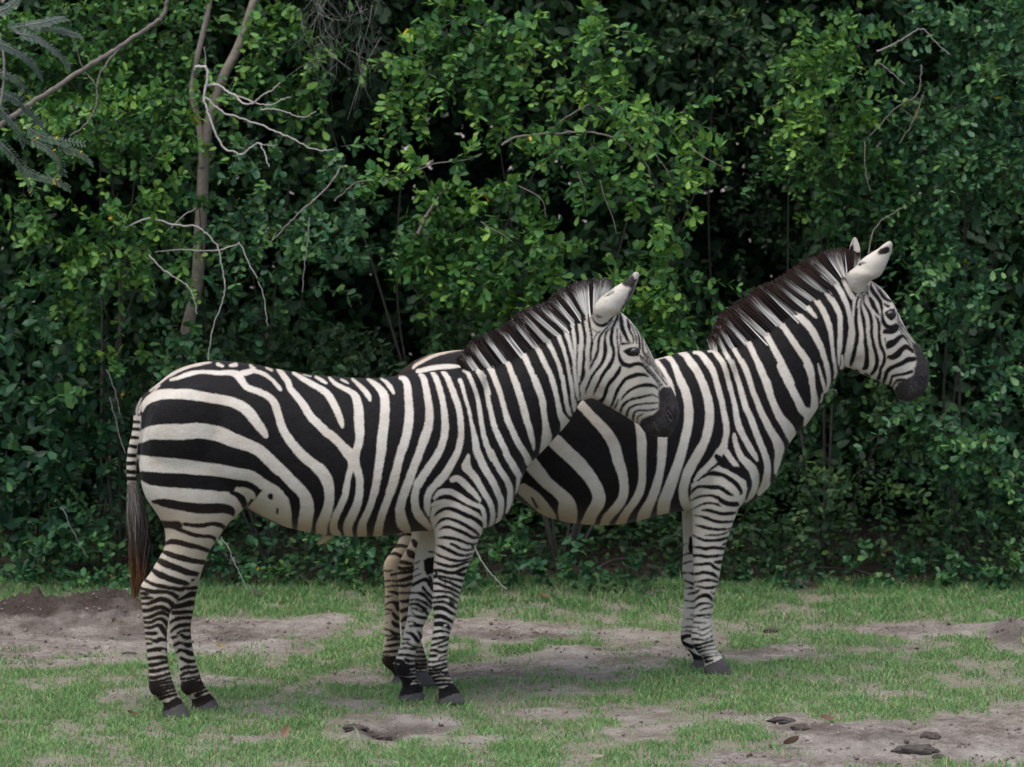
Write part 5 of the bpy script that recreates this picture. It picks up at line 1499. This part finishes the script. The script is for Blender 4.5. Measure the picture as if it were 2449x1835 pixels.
shrub("shrub", "dark shrub below the farther zebra's chin and in front of its chest", "shrub",
      [(2010, 960, 17.9, .26, .22, .2, -.05), (2120, 1000, 17.8, .26, .22, .2), (2000, 1090, 17.8, .28, .22, .2), (2130, 1130, 17.7, .28, .22, .2), (1920, 1180, 17.7, .24, .2, .16), (2040, 1220, 17.6, .28, .2, .18), (2190, 1250, 17.7, .25, .2, .16, -.06), (1850, 1270, 17.7, .2, .2, .14, -.05)], GREEN_SHADE, .05, 3.2, .50, .2, HG)
shrub("shrub", "low shrub along the grass edge at the lower right", "shrub",
      [(1800, 1340, 17.5, .2, .15, .10, .04), (1930, 1350, 17.4, .2, .15, .09), (2070, 1370, 17.4, .22, .15, .10, .05), (2210, 1380, 17.4, .22, .15, .10), (2340, 1390, 17.3, .2, .15, .10, .04), (2430, 1370, 17.2, .15, .15, .12, .1)], GREEN_BLUE, .045, 2.2, .40, .1, HG)
shrub("shrub", "low shrub seen under the nearer zebra's belly", "shrub",
      [(520, 1310, 17.5, .16, .15, .10), (600, 1340, 17.4, .16, .15, .10, .06), (690, 1320, 17.6, .2, .15, .12, -.05), (790, 1330, 17.6, .2, .15, .12), (870, 1340, 17.4, .14, .15, .1, .1), (740, 1390, 17.5, .2, .12, .06), (480, 1390, 17.5, .14, .12, .06)], GREEN_BLUE, .05, 2.4, .42, .15, HG)
shrub("shrub", "low shrub seen under the farther zebra's belly", "shrub",
      [(1120, 1330, 17.4, .18, .15, .12, .06), (1220, 1310, 17.5, .18, .15, .12), (1330, 1320, 17.5, .2, .15, .12), (1440, 1330, 17.4, .18, .15, .12, .04), (1540, 1330, 17.6, .18, .15, .12, -.04), (1280, 1380, 17.4, .2, .12, .06), (1500, 1385, 17.4, .14, .12, .06, .05), (1640, 1340, 17.7, .2, .15, .14, -.08)], GREEN_BLUE, .052, 2.6, .44, .2, HG)

# deep hedge interior, one unbroken mass of leaves in shade
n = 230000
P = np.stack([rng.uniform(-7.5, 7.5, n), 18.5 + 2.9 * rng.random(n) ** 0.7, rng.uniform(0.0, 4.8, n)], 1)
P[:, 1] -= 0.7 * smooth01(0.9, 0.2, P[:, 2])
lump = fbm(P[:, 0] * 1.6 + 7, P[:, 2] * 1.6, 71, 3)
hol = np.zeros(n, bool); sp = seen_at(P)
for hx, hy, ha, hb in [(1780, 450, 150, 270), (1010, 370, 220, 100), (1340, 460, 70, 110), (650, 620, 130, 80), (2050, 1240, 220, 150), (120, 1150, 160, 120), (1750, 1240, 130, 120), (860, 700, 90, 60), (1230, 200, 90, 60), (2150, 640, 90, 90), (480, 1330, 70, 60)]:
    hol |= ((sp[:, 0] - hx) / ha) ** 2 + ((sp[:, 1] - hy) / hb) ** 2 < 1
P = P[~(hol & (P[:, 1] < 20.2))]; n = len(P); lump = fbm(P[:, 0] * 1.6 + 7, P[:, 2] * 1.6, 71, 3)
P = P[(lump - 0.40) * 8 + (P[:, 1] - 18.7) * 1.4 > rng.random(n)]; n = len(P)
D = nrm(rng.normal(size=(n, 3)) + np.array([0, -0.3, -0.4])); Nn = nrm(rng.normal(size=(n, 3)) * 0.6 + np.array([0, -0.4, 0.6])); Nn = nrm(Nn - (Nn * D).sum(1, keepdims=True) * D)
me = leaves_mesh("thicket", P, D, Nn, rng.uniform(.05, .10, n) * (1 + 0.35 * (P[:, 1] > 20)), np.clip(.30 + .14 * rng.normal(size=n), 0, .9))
tag(mesh_obj("thicket", me, GREEN_SHADE), "deep dark leaf mass of the thicket behind the shrubs", "thicket", kind="stuff")

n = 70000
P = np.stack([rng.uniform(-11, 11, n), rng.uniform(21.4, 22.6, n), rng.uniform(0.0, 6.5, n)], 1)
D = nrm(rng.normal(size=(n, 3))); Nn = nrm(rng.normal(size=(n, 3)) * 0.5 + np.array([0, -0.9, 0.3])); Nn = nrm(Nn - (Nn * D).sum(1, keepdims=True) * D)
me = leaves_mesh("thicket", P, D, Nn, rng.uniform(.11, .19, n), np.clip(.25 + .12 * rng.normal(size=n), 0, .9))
tag(mesh_obj("thicket", me, GREEN_SHADE), "farthest leaf mass at the back of the thicket, in deep shade", "thicket", kind="stuff")
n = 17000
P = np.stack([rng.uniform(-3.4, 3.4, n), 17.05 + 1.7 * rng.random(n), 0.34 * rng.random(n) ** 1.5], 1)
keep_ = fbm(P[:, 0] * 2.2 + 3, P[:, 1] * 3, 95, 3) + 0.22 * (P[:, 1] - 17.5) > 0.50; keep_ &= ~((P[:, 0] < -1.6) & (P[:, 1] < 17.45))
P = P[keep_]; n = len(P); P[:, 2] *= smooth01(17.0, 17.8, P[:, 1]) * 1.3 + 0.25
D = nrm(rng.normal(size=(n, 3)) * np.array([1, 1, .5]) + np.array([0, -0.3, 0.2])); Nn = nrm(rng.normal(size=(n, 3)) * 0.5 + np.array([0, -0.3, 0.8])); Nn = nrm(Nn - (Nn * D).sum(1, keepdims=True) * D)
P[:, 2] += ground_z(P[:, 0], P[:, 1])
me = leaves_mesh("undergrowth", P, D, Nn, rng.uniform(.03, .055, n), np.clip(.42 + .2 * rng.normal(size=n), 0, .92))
tag(mesh_obj("undergrowth", me, GREEN_SHADE), "low leafy ground cover along the foot of the hedge", "ground cover", kind="stuff")

# ------------------------------------------------------------------ the tree with two pale stems, its crown unseen above, added to block sky light
TD = 17.75
base = at(440, 900, TD); base[2] = 0.0
tree = empty("tree", base)
tag(tree, "slender tree with two pale stems forking upward, upper left", "tree")
q = Quads()
def px_path(pts, depth, dz=0.0): return np.array([at(x, y, depth + (dz * k / max(1, len(pts) - 1))) for k, (x, y) in enumerate(pts)])
B_ = px_path([(432, 1400), (436, 1100), (437, 850), (470, 690), (478, 563), (484, 470), (487, 398), (496, 308), (514, 246), (536, 181), (572, 109), (608, 0), (650, -140), (690, -320)], TD)
B_[0, 2] = -0.03
C = catmull(B_, 5); q.tube(C - base, np.interp(np.linspace(0, 1, len(C)), [0, .45, .75, 1], [.034, .028, .024, .014]), 10)
A_ = px_path([(484, 400), (480, 330), (470, 270), (459, 225), (467, 163), (478, 110), (490, 60), (502, 0), (512, -120), (500, -300)], TD - .02)
C = catmull(A_, 5); q.tube(C - base, np.linspace(.017, .012, len(C)), 8)
mesh_obj("trunk", q.mesh("trunk"), BARK_PALE, tree)
cl = []  # lobes spread out of view to keep sky light off the hedge interior
for k in range(34):
    cl.append((rng.uniform(-250, 2700), rng.uniform(-620, -150), rng.uniform(17.2, 20.5), rng.uniform(.35, .55), rng.uniform(.3, .5), rng.uniform(.2, .35)))
TP, P, D, Nn, T, SZ = grow(cl, 2.0, .075, .3, .4, .12)
mesh_obj("shade_crown", leaves_mesh("shade_crown", P - base, D, Nn, SZ, np.clip(T, 0, .92)), GREEN_MID, tree)
q = Quads(); twig_tubes(q, [t - base for t in TP])
for l in cl:
    c = at(l[0], l[1], l[2]) - base; s = (B_[-1] if l[0] > 600 else A_[-1]) - base
    Cc = catmull([s, s + (c - s) * .5 + np.array([0, 0, .15]), c], 6); q.tube(Cc, np.linspace(.012, .004, len(Cc)), 5)
mesh_obj("limb", q.mesh("limb"), BARK, tree)

# ------------------------------------------------------------------ dead branches and bare stems
def branch(name, label, cat, paths, depth, mat, group=None):
    """paths: list of (points px, start radius, end radius, depth change)"""
    o0 = at(*paths[0][0][0], depth)
    q = Quads()
    for pts, r0, r1, dz in paths:
        C = catmull(px_path(pts, depth, dz), 5)
        C = C + rng.normal(size=C.shape) * 0.0018
        q.tube(C - o0, np.linspace(r0, r1, len(C)) * (0.72 if r0 < .01 else 0.92), 7)
    o = mesh_obj(name, q.mesh(name), mat); o.location = o0
    tag(o, label, cat, group)
    return o
Zp = lambda s, pts: [(x / s, y / s) for x, y in pts]
branch("dead_branch", "long grey bare branch rising diagonally in the upper left corner", "branch",
       [(Zp(2.761, [(-60, 860), (0, 830), (110, 750), (240, 660), (330, 610), (440, 530), (550, 460), (700, 370), (800, 305), (930, 215), (1030, 150), (1080, 90), (1100, 20), (1110, -60)]), .0155, .010, .0),
        (Zp(2.761, [(800, 310), (720, 400), (660, 490), (640, 580), (640, 680), (590, 790), (520, 860), (460, 900)]), .007, .004, -.1),
        (Zp(2.761, [(550, 465), (520, 370), (490, 290), (475, 240)]), .005, .003, -.05), (Zp(2.761, [(560, 470), (600, 520), (640, 570)]), .004, .003, -.03)], 17.0, BARK_MID)
branch("dead_branch", "bleached white bare branch with hooked twigs in front of the pale stems", "branch",
       [(Zp(2.761, [(1290, 445), (1330, 440), (1358, 445), (1372, 520), (1352, 600), (1352, 660), (1372, 740), (1400, 810), (1430, 900), (1490, 990), (1540, 1000), (1595, 1022), (1650, 980), (1700, 945), (1730, 970), (1755, 1040), (1778, 1100)]), .0095, .004, -.15),
        (Zp(2.761, [(1300, 443), (1288, 470), (1284, 500)]), .0098, .0098, .58),
        (Zp(2.761, [(1360, 570), (1430, 560), (1500, 600), (1560, 640), (1600, 680), (1670, 685), (1720, 640), (1790, 600), (1855, 545)]), .0085, .004, -.2),
        (Zp(2.761, [(1540, 625), (1640, 660), (1720, 690), (1800, 690), (1870, 655), (1920, 640)]), .005, .003, -.1),
        (Zp(2.761, [(1355, 640), (1420, 700), (1490, 750), (1600, 785), (1700, 820), (1800, 860), (1920, 910), (2000, 955), (2110, 995), (2200, 990)]), .0075, .003, -.2),
        (Zp(2.761, [(1720, 722), (1800, 722), (1900, 745), (1960, 768), (2030, 768), (2085, 740)]), .0045, .0025, .0),
        (Zp(2.761, [(1700, 945), (1760, 958), (1830, 960)]), .004, .002, .0), (Zp(2.761, [(1355, 440), (1358, 380), (1350, 310)]), .0035, .002, .0)], 17.15, WOOD_DEAD)
branch("dead_branch", "thin pale branch arching over then hanging above the nearer zebra's rump", "branch",
       [([(300, 545), (350, 523), (380, 527), (430, 541), (465, 540), (495, 560), (520, 590), (527, 620), (535, 660), (537, 700), (527, 735), (512, 775), (503, 820), (497, 862)], .006, .0025, -.1),
        ([(527, 597), (560, 588), (575, 584), (592, 622), (612, 660), (628, 700), (636, 745), (641, 780)], .0045, .002, -.1), ([(527, 600), (480, 600), (420, 597), (370, 605)], .004, .002, 0), ([(410, 545), (440, 515), (470, 497)], .0035, .002, 0)], 17.1, WOOD_DEAD)
branch("dead_branch", "thin pale twig bending down left of the trunk", "branch",
       [([(355, 610), (385, 640), (420, 664), (450, 685), (462, 710), (472, 750)], .0045, .002, -.1)], 17.05, WOOD_DEAD)
branch("bare_stem", "slanting bare stem crossing leaves right of the bleached branch", "branch",
       [([(815, 400), (790, 440), (755, 475), (720, 505), (690, 535), (650, 578)], .006, .003, -.05), ([(740, 520), (736, 580), (728, 640), (724, 700)], .004, .0025, 0)], 17.0, WOOD_GREY)
branch("bare_stem", "bare stem standing behind leaves at the centre", "branch", [([(1000, 560), (1020, 520), (1050, 475), (1075, 440)], .011, .008, 0)], 17.15, BARK_PALE)
branch("bare_stem", "smooth arching branch across the top of the arching shrub", "branch",
       [([(1200, 348), (1235, 328), (1290, 322), (1360, 318), (1420, 318), (1470, 330), (1520, 360), (1550, 400), (1555, 430)], .0085, .004, -.1), ([(1315, 320), (1350, 285), (1400, 255), (1410, 250)], .006, .003, -.1), ([(1430, 252), (1450, 265), (1478, 272)], .004, .003, 0)], 16.86, BARK_MID)
branch("bare_stem", "long thin leafy stem reaching from the bleached branch to the arching shrub", "branch",
       [([(800, 480), (830, 455), (860, 435), (930, 430), (990, 410), (1050, 390), (1100, 385), (1150, 370)], .005, .003, -.1)], 16.92, BARK_MID)
for k_, tp in enumerate([[(1380, 410), (1395, 450), (1400, 480)], [(1435, 430), (1445, 470), (1465, 520), (1475, 560)], [(1240, 445), (1280, 465), (1300, 485), (1305, 520)], [(1150, 530), (1170, 545), (1200, 560), (1225, 578)], [(1560, 360), (1590, 400), (1605, 430)], [(1650, 352), (1690, 380), (1740, 405)]]):
    ar = np.array(arching.location); q = Quads(); C = catmull(px_path(tp, 16.6), 5); q.tube(C - ar, np.linspace(.003, .0015, len(C)), 6)
    mesh_obj("twig", q.mesh("twig"), BARK_MID, arching)
Z4 = lambda pts: [(1600 + x / 2.589, y / 2.589) for x, y in pts]
branch("dead_branch", "pale bare branch with two hanging forks in the upper right", "branch",
       [(Z4([(1560, 405), (1560, 480), (1540, 580), (1450, 640), (1380, 690), (1310, 770), (1240, 845)]), .0055, .003, -.05), (Z4([(1575, 570), (1550, 650), (1520, 730), (1490, 790), (1430, 885)]), .0055, .003, -.05), (Z4([(1440, 670), (1500, 715), (1530, 725)]), .003, .002, 0)], 17.35, BARK_MID)
branch("dead_branch", "short pale branch high in the upper right shrub", "branch",
       [(Z4([(1290, 320), (1380, 280), (1450, 240), (1520, 195), (1580, 185), (1640, 250), (1740, 340)]), .006, .003, 0), (Z4([(1280, 370), (1340, 420), (1400, 470), (1460, 525)]), .004, .003, 0)], 17.2, WOOD_GREY)
branch("bare_stem", "thin green stem rising behind the farther zebra's ears", "branch",
       [(Z4([(1235, 1570), (1245, 1500), (1270, 1430), (1310, 1370), (1380, 1325), (1460, 1275)]), .0045, .002, 0), (Z4([(1215, 880), (1210, 1000), (1220, 1080), (1250, 1180)]), .003, .002, 0)], 16.9, BARK_PALE)
branch("dead_branch", "fallen pale stick leaning at the grass edge below the nearer zebra's throat", "branch",
       [([(1130, 1290), (1150, 1340), (1172, 1370), (1195, 1395), (1212, 1410)], .005, .003, 0.0)], 16.95, WOOD_DEAD)
branch("bare_stem", "pale stem trailing to the grass below the nearer zebra's flank", "branch",
       [([(527, 1283), (548, 1315), (560, 1345), (575, 1375), (588, 1405), (592, 1414)], .0035, .002, 0)], 17.0, WOOD_DEAD)
branch("bare_stem", "upper thin bare vine hanging left of the nearer zebra's rump", "branch", [([(255, 885), (268, 915), (280, 960), (287, 990)], .003, .002, 0)], 17.0, WOOD_GREY)
branch("bare_stem", "lower thin bare vine left of the banded tail", "branch", [([(262, 950), (275, 1000), (290, 1060), (300, 1085)], .003, .002, 0)], 17.0, WOOD_GREY)
branch("bare_stem", "thin bare vine low down above the dirt bank", "branch", [([(150, 1215), (165, 1250), (190, 1300), (212, 1335)], .003, .002, 0)], 17.0, WOOD_GREY)

# ------------------------------------------------------------------ feathery compound leaves at the left edge
FEATHER = leaf_material("leaf_feathery", (0.058, 0.074, 0.074), (0.050, 0.095, 0.058), (0.12, 0.18, 0.06), 0.4)
fr = empty("feathery_branch", at(-40, 330, 16.3))
tag(fr, "branch of feathery grey green compound leaves at the left edge", "branch")
o0 = np.array(fr.location)
q = Quads(); P, D, Nn, S_, T = [], [], [], [], []
q.tube(catmull(np.array([at(-60, 420, 16.35), at(-10, 300, 16.3), at(10, 150, 16.3), at(-20, 20, 16.3)]), 6) - o0, np.linspace(.008, .004, 19), 6)
FR = [[(40, 80), (80, 88), (110, 105), (140, 128), (168, 160)], [(-20, 95), (20, 112), (55, 132), (80, 155), (100, 182)], [(20, 68), (70, 62), (120, 66), (160, 76), (192, 84)],
      [(60, 60), (100, 54), (130, 46), (155, 42)], [(-20, 30), (10, 22), (30, 8), (45, -10)], [(-20, 215), (30, 232), (60, 255), (85, 280), (104, 302)], [(-10, 250), (20, 280), (45, 310), (60, 345)],
      [(60, 300), (100, 325), (140, 335), (200, 342)], [(70, 330), (110, 352), (140, 380), (150, 420)], [(130, 345), (170, 358), (200, 372), (220, 390)], [(-10, 330), (30, 370), (60, 410), (80, 460)], [(-20, 170), (20, 180), (50, 200), (62, 240)], [(50, 400), (90, 420), (130, 430), (165, 450)]]
for k, f in enumerate(FR):
    dz = rng.uniform(-.12, .12)
    C = catmull(np.array([at(x, y, 16.25 + dz + .05 * i) for i, (x, y) in enumerate(f)]), 7)
    q.tube(C - o0, np.linspace(.003, .0012, len(C)), 5)
    tn = nrm(np.gradient(C, axis=0))
    P, D, Nn, S_, T = [], [], [], [], []
    for i in range(1, len(C)):
        for sd in (-1, 1):
            side = nrm(np.cross(tn[i], np.array([0, -0.75, 0.65]))) * sd
            d = nrm(side * 0.9 + tn[i] * 0.38 + np.array([0, 0, -0.22]) + rng.normal(size=3) * .06)
            nn = np.array([0.0, -0.55, 0.8]) + rng.normal(size=3) * .12; nn = nrm(nn - (nn @ d) * d)
            P.append(C[i]); D.append(d); Nn.append(nn); S_.append(rng.uniform(.034, .046) * (1 - .35 * i / len(C))); T.append((.25 if k < 7 else .5) + rng.normal() * .08 + (0.6 if (k > 6 and rng.random() < .03) else 0))
    mesh_obj("compound_leaf", leaves_mesh("compound_leaf", np.array(P) - o0, np.array(D), np.array(Nn), np.array(S_), np.clip(T, 0, 1), .62), FEATHER, fr)
mesh_obj("stalk", q.mesh("stalk"), WOOD_GREY, fr)

# ------------------------------------------------------------------ grey moss hanging from the crown
mo = empty("hanging_moss", at(775, -120, 16.2)); tag(mo, "wispy grey moss strands hanging at the top, left of centre", "moss")
o0 = np.array(mo.location)
n = 260
cx = np.where(rng.random(n) < .6, rng.normal(765, 26, n), rng.normal(865, 26, n)); y0 = rng.uniform(-120, 160, n); ln = rng.uniform(25, 95, n)
roots = np.array([at(a, b_, 16.2 + rng.normal() * .05) for a, b_ in zip(cx, y0)]); tips = np.array([at(a + rng.normal() * 30, b_ + l_, 16.2 + rng.normal() * .05) for a, b_, l_ in zip(cx, y0, ln)])
HV, HQ, HC = hair_strips(roots - o0, tips - o0, np.full(n, .003), np.full((n, 3), .16) * rng.uniform(.5, 1.1, n)[:, None] * np.array([[1, 1, .85]]), np.full((n, 3), .13) * np.array([[1, 1, .85]]), np.full(n, .5), .06)
me = mesh_np("strands", HV, HQ.ravel(), np.arange(len(HQ)) * 4); attr3(me, "tint", HC); mesh_obj("strands", me, MAT_HAIR, mo)
